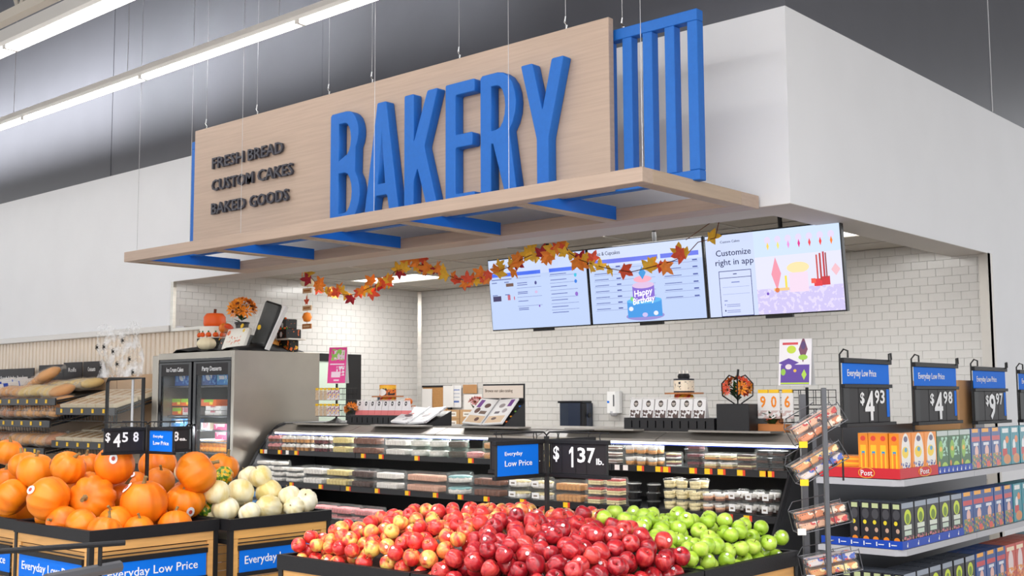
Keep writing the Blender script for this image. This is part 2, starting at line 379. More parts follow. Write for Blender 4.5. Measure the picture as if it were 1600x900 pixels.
loopface('letter_e', rc([(x0, zb), (x0, zt), (xr, zt), (xr, zt-.1), (x0+SW, zt-.1), (x0+SW, 3.705), (xr-.025, 3.705), (xr-.025, 3.6), (x0+SW, 3.6), (x0+SW, zb+.1), (xr, zb+.1), (xr, zb)], .018), [], LY0, LY1)
x0, xr = -5.95, -5.57
loopface('letter_r', [(x0, zb), (x0, zt-.02), (x0+.02, zt)] + arc(xr-.2, zt-.26, .185, .26, 90, -52) + [(xr, zb), (xr-.118, zb), (xr-.25, 3.575), (x0+SW, 3.575), (x0+SW, zb)], [[(x0+SW, 3.675), (x0+SW, zt-.1)] + arc(xr-.21, 3.85, .085, .17, 90, -90)], LY0, LY1)
xa, xb = -5.535, -5.12; xm = (xa+xb)/2
loopface('letter_y', rc([(xm-.056, zb), (xm-.056, 3.54), (xa, zt), (xa+.115, zt), (xm, 3.75), (xb-.115, zt), (xb, zt), (xm+.056, 3.54), (xm+.056, zb)], .018), [], LY0, LY1)
for s, zz, x1 in (('FRESH BREAD', 3.912, -8.505), ('CUSTOM CAKES', 3.69, -8.355), ('BAKED GOODS', 3.458, -8.415)):
    wd = s.split(); tot = x1+9.64; gap = .07; k = (tot-gap)/(len(wd[0])+len(wd[1])); wa = k*len(wd[0])*(.98 if 'FRESH' in s else 1.03 if 'CUSTOM' in s else .97)
    text(wd[0], .112, sg, L(-9.64, 6.415, zz), (1, 0, 0), (0, 0, 1), 'char', 'raised_word', width=wa, bold=.012, ext=.012)
    text(wd[1], .112, sg, L(-9.64+wa+gap, 6.415, zz), (1, 0, 0), (0, 0, 1), 'char', 'raised_word', width=tot-gap-wa, bold=.012, ext=.012)
# suspension wires
for x, y, z0 in ((-9.85, 6.47, 4.35), (-9.0, 6.47, 4.35), (-7.93, 6.47, 4.35), (-7.35, 6.47, 4.35), (-6.3, 6.47, 4.35), (-5.2, 6.47, 4.35), (-4.75, 6.56, 4.26), (-10.3, 6.0, 3.1), (-9.37, 6.0, 3.1), (-8.56, 6.0, 3.1), (-6.78, 6.0, 3.1), (-5.35, 6.0, 3.1), (-4.2, 6.0, 3.1)):
    MB().tube([L(x, y, z0), L(x, y, 7.9)], .0022, 5).build('hanging_wire', 'wire', sg)
    if z0 > 4: MB().tube([L(x, y, z0), L(x+.012, y, z0+.04), L(x-.01, y, z0+.07), L(x, y, z0+.11)], .006, 6).build('wire_clamp', 'chrome', sg)
# ================================================================== PRODUCE BINS
def make_bin(label, x0, x1, y0, y1, zr, wood, group, faces, card=True):
    t = thing('produce_bin', label, 'bin', (x0, y0, 0), 0, group); w, d = x1-x0, y1-y0
    r = MB(); e = .028
    for q in ((0, w, 0, e), (0, w, d-e, d), (0, e, e, d-e), (w-e, w, e, d-e)): r.box(q[0], q[1], q[2], q[3], zr-.07, zr)
    bm = bmesh.new(); me = r.mesh('rim', 'rim'); bm.from_mesh(me); bmesh.ops.remove_doubles(bm, verts=bm.verts[:], dist=.0001); bm.to_mesh(me); bm.free()
    link('rim', me, t)
    MB().box(e, w-e, e, d-e, zr-.16, zr-.13).build('liner', 'black', t)
    for (px, py) in ((.005, .005), (w-.035, .005), (.005, d-.035), (w-.035, d-.035)): MB().box(px, px+.03, py, py+.03, 0, zr-.07).build('corner_post', 'black', t)
    for fc in faces:
        # local face frame: s along the face, n outward depth
        if fc == 'x': F = lambda s0, s1, n0, n1, z0, z1: (w-.012-n1, w-.012-n0, s0, s1, z0, z1); ln = d
        else: F = lambda s0, s1, n0, n1, z0, z1: (s0, s1, .012+n0, .012+n1, z0, z1); ln = w
        bx = lambda nm, m, *a: MB().cbox(*F(*a), .0015).build(nm, m, t)
        bx('top_rail', wood, .035, ln-.035, 0, .02, zr-.125, zr-.07)
        bx('stile', wood, .035, .075, 0, .021, .05, zr-.126); bx('stile', wood, ln-.075, ln-.035, 0, .021, .05, zr-.126)
        k = zr-.13
        while k > .1: bx('slat', wood, .075, ln-.075, .012, .022, k-.058, k-.002); k -= .06
        bx('hanging_rod', 'black', .07, ln-.07, -.006, .001, zr-.155, zr-.148)
        if card:
            h = bx('sign_holder', 'rim', .07, ln-.08, -.014, .004, zr-.198, zr-.168); bx('sign_holder', 'rim', .07, ln-.08, -.014, .004, zr-.36, zr-.335)
            cdp = MB().box(*F(.08, ln-.09, -.008, -.005, zr-.336, zr-.197)).build('price_card', 'sign_blue', t)
            if fc == 'x': text('Everyday Low Price', .052, cdp, (w-.003, .12, zr-.285), (0, 1, 0), (0, 0, 1), 'white_ink', width=(ln-.27), bold=.004)
            else: text('Everyday Low Price', .052, cdp, (.12, .003, zr-.285), (1, 0, 0), (0, 0, 1), 'white_ink', width=(ln-.27), bold=.004)
    return t
gb = 'wood slatted produce bins with black rims'
make_bin('oak produce bin full of orange pumpkins with blue price cards on two sides', -7.19, -6.25, 3.39, 4.262, .9, 'bin_wood', gb, 'xy')
make_bin('honey oak produce bin holding cream gourds beyond the pumpkin bin', -7.19, -6.16, 4.275, 5.09, .9, 'bin_wood_b', gb, 'x')
make_bin('oak produce bin of pumpkins cut off by the left edge of the view', -8.16, -7.21, 3.42, 4.27, .9, 'bin_wood', gb, 'xy')
make_bin('oak produce bin of pumpkins hidden behind the other pumpkin bins', -8.16, -7.21, 4.285, 5.09, .9, 'bin_wood_b', gb, 'x', card=False)
make_bin('oak produce bin of bright red and yellow apples on the near left', -4.62, -3.69, 3.48, 4.34, .9, 'bin_wood', gb, 'xy')
make_bin('oak produce bin of dark red apples at the bottom of the view', -3.68, -2.75, 3.48, 4.34, .9, 'bin_wood', gb, 'xy')
make_bin('oak produce bin of bright red apples at the far left of the apple table', -4.62, -3.69, 4.35, 5.2, .9, 'bin_wood', gb, 'x')
make_bin('oak produce bin of green apples beside the snack rack', -3.68, -2.75, 4.35, 5.2, .9, 'bin_wood', gb, 'x')
# ------------------------------------------------------------------ fruit materials
def fruit_mat(name, cols, pos, scale=9, stretch=(1, 1, .45), rough=.28, off=.18, coat=.3):
    m = bpy.data.materials.new(name); m.use_nodes = True; nt = m.node_tree; b = nt.nodes['Principled BSDF']
    tc = nt.nodes.new('ShaderNodeTexCoord'); oi = nt.nodes.new('ShaderNodeObjectInfo'); ad = nt.nodes.new('ShaderNodeVectorMath'); ad.operation = 'ADD'
    cv = nt.nodes.new('ShaderNodeVectorMath'); cv.operation = 'SCALE'; cv.inputs['Scale'].default_value = 9; cx = nt.nodes.new('ShaderNodeCombineXYZ')
    for i in range(3): nt.links.new(oi.outputs['Random'], cx.inputs[i])
    mp = nt.nodes.new('ShaderNodeMapping'); mp.inputs['Scale'].default_value = stretch
    nt.links.new(cx.outputs[0], cv.inputs[0]); nt.links.new(tc.outputs['Object'], mp.inputs[0]); nt.links.new(mp.outputs[0], ad.inputs[0]); nt.links.new(cv.outputs[0], ad.inputs[1])
    n = nt.nodes.new('ShaderNodeTexNoise'); n.inputs['Scale'].default_value = scale; n.inputs['Detail'].default_value = 4; nt.links.new(ad.outputs[0], n.inputs[0])
    ma = nt.nodes.new('ShaderNodeMath'); ma.operation = 'MULTIPLY_ADD'; ma.inputs[1].default_value = off*2; ma.inputs[2].default_value = -off; nt.links.new(oi.outputs['Random'], ma.inputs[0])
    sm = nt.nodes.new('ShaderNodeMath'); sm.operation = 'ADD'; nt.links.new(n.outputs[0], sm.inputs[0]); nt.links.new(ma.outputs[0], sm.inputs[1])
    r = nt.nodes.new('ShaderNodeValToRGB'); el = r.color_ramp.elements
    while len(el) < len(cols): el.new(.5)
    for e, c, p in zip(el, cols, pos): e.position = p; e.color = srgb(*c)
    nt.links.new(sm.outputs[0], r.inputs[0]); nt.links.new(r.outputs[0], b.inputs['Base Color'])
    b.inputs['Roughness'].default_value = rough; b.inputs['Coat Weight'].default_value = coat; b.inputs['Coat Roughness'].default_value = .12
    MATS[name] = m
fruit_mat('gala', [(240, 206, 104), (240, 148, 82), (232, 70, 60), (206, 32, 42)], [.3, .42, .55, .76], off=.17, scale=1.3)
fruit_mat('red_apple', [(214, 74, 64), (186, 34, 44), (138, 20, 34)], [.28, .5, .72], off=.16, scale=1.6, stretch=(1.6, 1.6, .3))
fruit_mat('green_apple', [(142, 178, 44), (172, 206, 60), (200, 220, 98)], [.3, .5, .75], off=.12, scale=1.2)
fruit_mat('pumpkin', [(224, 108, 4), (238, 126, 8), (246, 142, 18)], [.3, .5, .75], scale=1.3, rough=.45, off=.12, coat=.03)
fruit_mat('cream_gourd', [(232, 208, 130), (244, 232, 188), (250, 244, 220)], [.3, .5, .75], scale=1.4, rough=.4, off=.12, coat=.1)
fruit_mat('turban_gourd', [(60, 110, 30), (110, 150, 40), (236, 190, 40), (240, 140, 30)], [.38, .48, .54, .66], scale=3, rough=.4, off=.1, coat=.1)
mat('stem', (150, 128, 84), .8, var=.4, scale=30); mat('apple_stem', (84, 58, 34), .8); mat('sticker', (238, 236, 238), .4); mat('sticker_mark', (196, 84, 70), .5)
# ------------------------------------------------------------------ apples
def apple_mesh(name, m, tall, lobes, shoulder):
    prof = [(.0, .13), (.16, .03), (.34, .0), (.56, .05), (.80, .28), (.96, .56), (1.0, .82), (.94, 1.1), (.76, 1.36), (.5, 1.5), (.28, 1.48), (.12, 1.36), (0, 1.26)]
    b = MB(); b.sm = True; p2 = []
    for r, z in prof:
        k = 1+shoulder*(z-.8); p2.append((r*k, (z-.78)*1.16*tall))
    b.lathe(p2, 14, fn=lambda a: 1+lobes*math.cos(5*a))
    return b.mesh(name, m)
am = {'gala': [apple_mesh('apple', 'gala', 1, .012, .03), apple_mesh('apple', 'gala', .94, .02, .06)],
      'red_apple': [apple_mesh('apple', 'red_apple', 1.12, .03, .16), apple_mesh('apple', 'red_apple', 1.05, .035, .12)],
      'green_apple': [apple_mesh('apple', 'green_apple', .98, .012, .03), apple_mesh('apple', 'green_apple', .92, .018, .05)]}
stem_me = MB().tube([(0, 0, .5), (.05, .02, .75), (.12, .05, 1.0)], [.04, .035, .05], 5).mesh('stem', 'apple_stem')
def cap_mesh(ang, R, n=10, m='sticker', sq=1.0):           # a small spherical cap that hugs a unit fruit, centred on +Z
    b = MB(); vs = [(0, 0, R)]; ring = [(R*math.sin(ang)*math.cos(2*math.pi*j/n), R*sq*math.sin(ang)*math.sin(2*math.pi*j/n), R*math.cos(ang)) for j in range(n)]
    b.add(vs+ring, [(0, 1+j, 1+(j+1) % n) for j in range(n)]); return b.mesh('sticker', m)
st_me = cap_mesh(.19, 1.03); 
APP = []; HEAPS = []
def heap(cx0, cx1, cy0, cy1, Hf, kind, n, label, group, rad):
    rnd = random.Random(len(kind)+int(cx0*100)+int(cy0*10))
    import numpy as np
    tries = 0; local = []
    while len(local) < n and tries < n*3:
        tries += 1; m_ = 40
        X = np.array([rnd.uniform(cx0, cx1) for _ in range(m_)]); Y = np.array([rnd.uniform(cy0, cy1) for _ in range(m_)]); r = rad*rnd.uniform(.93, 1.07)
        Hs = np.array([Hf(x, y) for x, y in zip(X, Y)]); Zs = Hs-.085
        if APP:
            A = np.array(APP); d2 = (X[:, None]-A[None, :, 0])**2+(Y[:, None]-A[None, :, 1])**2; ss = ((r+A[:, 3])*.97)**2
            t_ = np.where(d2 < ss[None], A[None, :, 2]+np.sqrt(np.maximum(ss[None]-d2, 0)), -9).max(1); Zs = np.maximum(Zs, t_)
        k = int((Zs-Hs).argmin())
        if Zs[k]-Hs[k] > .02: continue
        q = (float(X[k]), float(Y[k]), float(Zs[k]), r); APP.append(q); local.append(q)
    HEAPS.append((local, kind, label, group, rnd))
def cull(pts):
    import numpy as np
    A = np.array(pts); keep = np.zeros(len(A), bool); rg = np.random.RandomState(1); dv = rg.normal(size=(36, 3)); dv /= np.linalg.norm(dv, axis=1)[:, None]
    for cp in ((0, 0, 1.65), (.8, .7, 1.75), (-.8, -.7, 1.75)):
        cp = np.array(cp)
        for i, (x, y, z, r) in enumerate(A):
            if keep[i]: continue
            c = A[i, :3]; tc = cp-c; n = 0
            P = c+dv*r*1.005; P = P[((P-c)@tc) > 0]
            d = cp-P; d /= np.linalg.norm(d, axis=1)[:, None]
            m = np.linalg.norm(A[:, :3]-c, axis=1) < .5; m[i] = False; B = A[m]
            oc = B[None, :, :3]-P[:, None]; t = (oc*d[:, None]).sum(2); q = (oc**2).sum(2)-t**2
            vis = ~((t > 0) & (q < B[None, :, 3]**2)).any(1)
            if vis.mean() > .10: keep[i] = True
    return keep
def place(local, kind, label, group, rnd, keep):
    for i, (x, y, z, r) in enumerate(local):
        if not keep[i]: continue
        loc_w = ' along the front rim' if y < 3.64 else ' along the left rim' if x < -4.47 else ' along the right rim' if x > -2.9 else ' near the sign post' if math.hypot(x+3.64, y-4.35) < .28 else ' at the far rim' if y > 5.02 else ''
        has_st = rnd.random() < .3
        me = am[kind][i % 2]; o = link({'gala': 'apple', 'red_apple': 'red_apple', 'green_apple': 'green_apple'}[kind], me, None, (x, y, z), (rnd.uniform(-1.1, 1.1), rnd.uniform(-1.1, 1.1), rnd.uniform(0, 6.28)), label+loc_w+(', white sticker showing' if has_st else ''), 'apple', group); o.scale = (r, r, r)
        link('stem', stem_me, o)
        if has_st:
            s = link('sticker', st_me, o); v = Vector((.55, -.65, .4+rnd.uniform(-.25, .5))); v.x += rnd.uniform(-.5, .5); v.y += rnd.uniform(-.4, .4)
            v = o.rotation_euler.to_matrix().inverted() @ v.normalized(); s.rotation_euler = v.to_track_quat('Z', 'Y').to_euler()
            if me is am['red_apple'][0]: s.scale = (1.08,)*3
def Happ(x, y):
    d = min(x+4.62, -2.75-x, y-3.48, 5.2-y)
    return .94 + .155*(1-math.exp(-max(d-.035, 0)/.24)) + .018*math.sin(x*9)*math.cos(y*7)
ga = 'apples heaped in the black rimmed bins'
heap(-4.555, -3.62, 3.55, 4.30, Happ, 'gala', 270, 'red and yellow apple in the near left bin', ga+' near left', .0385)
heap(-4.555, -3.37, 4.30, 5.13, Happ, 'gala', 210, 'red and yellow apple in the far left bin', ga+' far left', .0385)
heap(-3.60, -2.81, 3.55, 4.30, Happ, 'red_apple', 210, 'dark red apple in the front right bin', ga+' dark red', .040)
heap(-3.35, -2.795, 4.30, 5.14, Happ, 'green_apple', 160, 'shiny green apple in the far right bin', ga+' green', .0395)
kp = cull(APP); k0 = 0
for loc_, *rest_ in HEAPS: place(loc_, *rest_, kp[k0:k0+len(loc_)]); k0 += len(loc_)
# black filler trays under the heaps
for i, (x0, x1, y0, y1) in enumerate(((-4.59, -3.72, 3.51, 4.31), (-3.65, -2.78, 3.51, 4.31), (-4.59, -3.72, 4.38, 5.17), (-3.65, -2.78, 4.38, 5.17))):
    b = MB(); n = 8; k = 0
    vs = [(x0+(x1-x0)*a/n, y0+(y1-y0)*c/n, max(.78, Happ(x0+(x1-x0)*a/n, y0+(y1-y0)*c/n)-.13)) for a in range(n+1) for c in range(n+1)]
    vs = [(p[0], p[1], .775 if (j//(n+1) in (0, n) or j % (n+1) in (0, n)) else p[2]) for j, p in enumerate(vs)]
    b.add(vs, [(a*(n+1)+c, a*(n+1)+c+1, (a+1)*(n+1)+c+1, (a+1)*(n+1)+c) for a in range(n) for c in range(n)])
    b.build('heap_filler', 'black', label='dark domed filler under the apples of the %s bin' % ('near left', 'front right', 'far left', 'green')[i], cat='filler')
# ------------------------------------------------------------------ pumpkins and gourds
def ribbed(name, m, nr, depth, flat, n=40, dim=.2):
    b = MB(); b.sm = True; prof = []
    for i in range(15):
        a = -math.pi/2+math.pi*i/14; z = math.sin(a)*flat; r = math.cos(a)
        z -= dim*math.exp(-(r/.3)**2)*(1 if a > 0 else -.8)*flat
        prof.append((max(r, .0), z))
    prof[0] = (0, prof[0][1]); prof[-1] = (0, prof[-1][1])
    b.lathe(prof, n, fn=lambda a: 1-depth*(1-abs(math.sin(nr*a/2))**.5))
    return b.mesh(name, m)
pk = [ribbed('pumpkin', 'pumpkin', 12, .09, .9), ribbed('pumpkin', 'pumpkin', 14, .07, .98), ribbed('pumpkin', 'pumpkin', 10, .10, .86)]
gd = [ribbed('gourd', 'cream_gourd', 10, .10, .88, dim=.12), ribbed('gourd', 'cream_gourd', 12, .04, .95), ribbed('gourd', 'cream_gourd', 10, .07, 1.25, dim=.02)]
tb = ribbed('gourd', 'turban_gourd', 8, .12, .9)
pst = MB().tube([(0, 0, .62), (.02, 0, .78), (.07, .02, .95), (.15, .04, 1.12)], [.2, .11, .075, .09], 7).mesh('stem', 'stem')
pstk = cap_mesh(.2, 1.02, 12, 'sticker', 1.35); pmrk = cap_mesh(.09, 1.03, 8, 'sticker_mark', 1.3)
PUMP = [('A',-8.40,3.90,1.27,.100),('A',-7.77,3.72,1.21,.098),('A',-7.31,3.58,1.19,.113),('A',-8.02,3.72,1.10,.09),('A',-7.37,3.45,1.03,.117),('A',-8.1,3.9,.98,.08),
('B',-7.45,3.78,1.10,.11),('B',-7.034,3.657,1.22,.106),('B',-7.33,3.95,1.21,.09),('B',-6.809,3.85,1.235,.119),('B',-7.1,3.81,1.08,.107),('B',-6.863,3.447,1.05,.128),('B',-6.812,3.706,1.03,.142),('B',-6.541,3.906,1.01,.138),('B',-6.90,3.97,1.02,.111),('B',-7.25,4.25,1.07,.092),('B',-7.5,4.58,1.18,.13),('B',-7.05,4.32,1.09,.10),('B',-6.476,4.233,1.18,.132),('B',-6.53,4.19,1.0,.121),
('B',-6.97,3.50,.92,.075),('B',-6.76,3.49,.91,.095),('B',-6.58,3.52,.895,.1),('B',-6.385,3.56,.875,.1),('B',-6.55,3.72,.90,.1),('B',-6.38,3.78,.865,.085),('B',-6.385,4.03,.87,.1),('C',-7.3,5.0,1.15,.113),
('A',-7.62,3.62,.93,.12),('A',-7.9,3.58,.93,.12),('A',-8.03,4.1,1.02,.13),('A',-7.6,4.0,1.0,.13),('D',-7.6,4.45,.95,.13),('D',-7.9,4.75,.98,.13),('D',-7.45,4.8,.96,.12),('B',-7.05,4.1,.92,.11),('B',-6.75,4.12,.88,.1)]
HERO = {9: ((.25, .2, .3), (.75, -.5, .35)), 11: ((.1, -1.25, .4), (.1, -.9, .45)), 12: ((.9, 1.3, 0), None), 13: ((.1, .05, 0), (-.2, -.8, .75)), 18: ((-.5, .9, .5), None), 19: ((.2, .35, 0), (.75, -.2, -.4)), 2: ((.1, .1, .2), None), 3: ((.15, .1, 0), (-.2, -.9, .35)), 4: ((.55, -.75, 0), None), 7: ((-.2, .6, 0), (-.7, -.75, .2)), 8: ((.2, 0, .2), None), 10: ((.2, -.1, 0), None), 21: ((1.3, .4, 0), None), 22: ((-1.2, .5, 0), None), 15: ((.3, .2, 0), (.5, -.5, .8))}
WH = {'A': 'in the bin at the left edge', 'B': 'in the bin with two blue price cards', 'C': 'behind the cream gourds', 'D': 'at the back of the pumpkin display'}
EX = {9: 'big orange pumpkin on top of the heap with an oval white sticker', 11: 'orange pumpkin lying on its side at the left bin corner, stem to the left', 12: 'large smooth oval orange pumpkin in the middle of the front row', 13: 'largest round orange pumpkin in front, below the price sign post', 18: 'orange pumpkin tipped over on top beside the cream gourds', 19: 'ribbed orange pumpkin with a small low sticker at the right of the front row', 4: 'pumpkin with a star shaped stem end facing out at the left edge'}
for i, (bn, x, y, z, r) in enumerate(PUMP):
    rot, stk = HERO.get(i, ((random.uniform(-.35, .35), random.uniform(-.35, .35), random.uniform(0, 6)), None))
    o = link('pumpkin', pk[(i*2+i//5) % 3], None, (x, y, z), rot, EX.get(i, 'ribbed orange pumpkin '+('low behind the bin rim ' if 20 <= i <= 26 else 'high on the heap ' if z > 1.16 else 'half hidden in the heap ' if i > 27 else 'in the heap ')+WH[bn]), 'pumpkin', 'orange pumpkins '+WH[bn]); r *= 1.06; o.scale = (r, r, r)
    link('stem', pst, o)
    if stk:
        v = o.rotation_euler.to_matrix().inverted() @ Vector(stk).normalized(); q = v.to_track_quat('Z', 'Y').to_euler()
        s = link('sticker', pstk, o, rot=q, label='oval white fruit sticker'); link('sticker_print', pmrk, s)
GR = [(-6.445,4.365,1.05,.087,1),(-6.533,4.611,1.03,.094,1),(-6.783,4.859,1.11,.08,0),(-6.43,4.426,.94,.09,0),(-6.27,4.50,.92,.074,0),(-6.605,4.827,1.12,.08,1),(-6.572,4.874,1.01,.092,1),(-6.429,4.939,.99,.078,0),(-6.406,4.752,.925,.088,2),(-6.348,4.916,.92,.074,0),(-6.36,5.02,.955,.087,0),(-7.3,4.68,1.13,.08,1),(-6.7,4.55,.93,.1,1),(-6.75,4.75,.96,.1,1),(-6.6,4.98,.9,.09,0),(-6.55,4.42,.9,.09,1)]
for i, (x, y, z, r, k) in enumerate(GR):
    rot = {8: (1.45, .1, .55), 10: (.5, .7, 0), 3: (.15, .1, 0), 9: (1.0, .9, 0), 7: (.2, -.3, 0)}.get(i, (random.uniform(-.6, .6), random.uniform(-.6, .6), random.uniform(0, 6)))
    lb = {8: 'long pale gourd lying on its side on the black bin rim', 10: 'scalloped cream gourd at the right end of the gourd bin', 3: 'lumpy cream gourd with a brown stem at the left front of its bin'}.get(i, ('scalloped cream gourd heaped beside the pumpkins', 'smooth cream yellow gourd heaped beside the pumpkins', 'long pale gourd')[k])
    o = link('gourd', gd[k], None, (x, y, z), rot, lb, 'gourd', 'cream gourds beside the pumpkins'); o.scale = (r, r, r); link('stem', pst, o).scale = (.6, .6, .85)
for i, (x, y, z, r) in enumerate(((-7.0, 4.80, 1.11, .07), (-6.93, 4.62, 1.05, .07), (-6.55, 4.36, .935, .06), (-6.8, 4.45, 1.02, .065))):
    o = link('gourd', tb, None, (x, y, z), (random.uniform(-1, 1), random.uniform(-1, 1), i), 'small green and yellow striped gourd tucked among cream gourds', 'gourd', 'striped gourds'); o.scale = (r, r, r); link('stem', pst, o).scale = (.6, .6, .9)
# ------------------------------------------------------------------ four-way price signs on posts
def cross_sign(label, px, py, z0, z1, zbase, ln, arms):
    t = thing('price_sign', label, 'sign', (px, py, zbase)); Z = lambda z: z-zbase
    MB().box(-.009, .009, -.009, .009, 0, Z(z1)+.03).build('post', 'black', t)
    for (dx, dy), content in arms:
        s0, s1 = .03, ln; R = Vector((dx, dy, 0)); N = Vector((-dy, dx, 0)) if (dx, dy) in ((1, 0),) else Vector((dy, dx, 0)); 
        N = {(1, 0): Vector((0, -1, 0)), (-1, 0): Vector((0, -1, 0)), (0, -1): Vector((1, 0, 0)), (0, 1): Vector((1, 0, 0))}[(dx, dy)]
        def bx(nm, m, a, c, n0, n1, za, zb, par=t):
            p = [R*s+N*n for s in (a, c) for n in (n0, n1)]; xs = [q.x for q in p]; ys = [q.y for q in p]
            return MB().cbox(min(xs), max(xs), min(ys), max(ys), Z(za), Z(zb), .0015).build(nm, m, par)
        MB().tube([R*0+Vector((0, 0, Z(z1)+.01)), R*.0+Vector((0, 0, Z(z1)+.035)), R*.02+Vector((0, 0, Z(z1)+.05)), R*(ln+.01)+Vector((0, 0, Z(z1)+.05))], .0035, 6).build('hanging_rod', 'black', t)
        for s in (s0+.05, s1-.04): MB().tube([R*s+Vector((0, 0, Z(z1)+.052)), R*s+N*.006+Vector((0, 0, Z(z1)+.03)), R*s+Vector((0, 0, Z(z1)+.012))], .0025, 5).build('hook', 'black', t)
        fr = bx('panel_holder', 'rim', s0-.008, s1+.012, -.012, .012, z1-.004, z1+.016); bx('panel_holder', 'rim', s0-.008, s1+.012, -.012, .012, z0-.018, z0)
        pn = bx('panel', 'dark_card', s0, s1, -.004, .004, z0, z1-.004); bx('panel_edge', 'black', s0-.002, s0+.006, -.007, .007, z0, z1, pn); bx('panel_edge', 'black', s1-.006, s1+.002, -.007, .007, z0, z1, pn)
        rd = R if R.cross(Vector((0, 0, 1))).dot(N) > 0 else -R     # reading direction seen from the N side
        st = s0 if rd == R else -s1
        H = z1-z0; L = s1-s0
        P = lambda u, v: rd*(st+u*L)+N*.0065+Vector((0, 0, Z(z0+v*H)))
        for kind, *a in content:
            if kind == 'blue':
                u0, u1 = a; q = [P(u0, .0), P(u1, .0), P(u1, .98), P(u0, .98)]; n2 = N*.001
                cb = MB(); cb.hexa([q[0]-n2*2, q[1]-n2*2, q[1], q[0], q[3]-n2*2, q[2]-n2*2, q[2], q[3]]); c = cb.build('blue_card', 'sign_blue', pn)
                text('Everyday', H*.13, c, P(u0+.18*(u1-u0), .64)+N*.001, rd, (0, 0, 1), 'white_ink', width=(u1-u0)*L*.42, bold=.005); text('Low Price', H*.19, c, P(u0+.18*(u1-u0), .30)+N*.001, rd, (0, 0, 1), 'white_ink', width=(u1-u0)*L*.66, bold=.006)
            else:
                s, u, v, hh, ww = a; text(s, H*hh, pn, P(u, v), rd, (0, 0, 1), 'white_ink', 'price_digit', width=ww*L, bold=.022)
        for u in (.2, .45, .64) if content and content[0][0] != 'blue' else (): MB().quad(P(u, 0.02), P(u+.006, .02), P(u+.006, .97), P(u, .97)).build('card_seam', 'rim', pn)
    return t
cross_sign('black four way price sign on a post in the apples, reading 1.37 per lb', -3.64, 4.35, 1.285, 1.432, .95, .37,
  [((1, 0), [('t', '$', .05, .46, .44, .11), ('t', '1', .34, .22, .66, .075), ('t', '3', .49, .40, .48, .14), ('t', '7', .66, .40, .48, .14), ('t', 'lb.', .82, .34, .2, .13)]),
   ((0, -1), [('blue', .01, .88), ('t', '.', .9, .4, .1, .02)]), ((-1, 0), []), ((0, 1), [])])
cross_sign('black four way price sign on a post in the pumpkins, reading 4.58 each', -6.66, 3.99, 1.325, 1.458, .95, .30,
  [((0, -1), [('t', '$', .02, .52, .40, .12), ('t', '4', .22, .24, .62, .18), ('t', '5', .44, .46, .46, .15), ('t', '8', .72, .46, .46, .14), ]), ((0, 1), [('t', '8', .56, .42, .46, .15), ('t', 'ea.', .73, .42, .18, .2)]),
   ((1, 0), [('blue', .0, 1.0)]), ((-1, 0), [])])
# ------------------------------------------------------------------ foreground rail
t = thing('cart_rail', 'dark metal rail out of focus at the bottom left corner', 'rail', (-3.9, 2.0, 0))
P = lambda x, y, z: (x+3.9, y-2.0, z)
MB().tube([P(-4.08, 1.60, 1.13), P(-3.892, 2.25, 1.13)], .0105, 10).build('top_bar', 'rim', t)
MB().tube([P(-3.921, 2.17, 1.128), P(-3.925, 2.17, 0)], .008, 8).build('post', 'rim', t)
MB().tube([P(-3.90, 1.96, 1.03), P(-3.94, 2.26, 1.04)], .022, 8).build('lower_bar', 'grey_metal', t)
MB().tube([P(-4.06, 1.66, 1.13), P(-4.06, 1.66, 0)], .008, 8).build('post', 'rim', t)
# ================================================================== BAKERY DISPLAY CASE
mat('case_black', (30, 30, 33), .4); mat('case_dark', (20, 20, 22), .6); mat('tag_yellow', (250, 200, 30), .5); mat('tag_red', (226, 70, 40), .5); mat('tag_white', (236, 232, 228), .5)
mat('case_steel', (158, 153, 146), .4, metal=.55); mat('blue_line', (30, 60, 170), .4)
CX0, CX1 = -9.95, -3.9
case = thing('display_case', 'long black open bakery display case with steel top and lit shelves', 'display case', (CX0, 7.4, 0)); W = CX1-CX0
def cb(name, m, x0, x1, y0, y1, z0, z1, par=case, c=.003): return MB().cbox(x0-CX0, x1-CX0, y0-7.4, y1-7.4, z0, z1, c).build(name, m, par)
prof = [(6.86, 0), (6.86, .5), (7.06, .80), (7.25, 1.10), (7.42, 1.30), (7.50, 1.36), (7.58, 1.385), (8.45, 1.385), (8.45, 0)]
for x in (CX0-.04, CX1):
    ep = MB().prism([(y-7.4, z) for y, z in prof], x-CX0, x-CX0+.04, 'x').build('end_panel', 'grey_metal', case)
    bf = MB(); bf.tube([(x-CX0+.02, y-7.4-.005, z) for y, z in prof[:-1]], .021, 6); bf.build('edge_frame', 'case_black', ep)
cb('counter_top', 'case_steel', CX0, CX1, 7.58, 8.45, 1.355, 1.385)
for i in range(5):                                                   # sloped canopy panels with seams
    xa, xb = CX0+i*W/5+.006, CX0+(i+1)*W/5-.006; a = lambda x: x-CX0
    b = MB(); b.hexa([(a(xa), .02, 1.305), (a(xb), .02, 1.305), (a(xb), .18, 1.355), (a(xa), .18, 1.355), (a(xa), .02, 1.325), (a(xb), .02, 1.325), (a(xb), .18, 1.378), (a(xa), .18, 1.378)]); b.build('canopy_panel', 'case_steel', case)
    wv = MB(); wv.prism([(a(xa)+.25, .08), (a(xa)+.34, .05), (a(xb)-.34, .05), (a(xb)-.25, .08), (a(xb)-.2, .19), (a(xa)+.2, .19)], 1.386, 1.398, 'z'); wv.build('ledge', 'case_steel', case)
cb('light_strip', 'lamp_soft', CX0+.02, CX1-.02, 7.425, 7.45, 1.288, 1.305); cb('light_trim', 'blue_line', CX0+.02, CX1-.02, 7.428, 7.455, 1.280, 1.288)
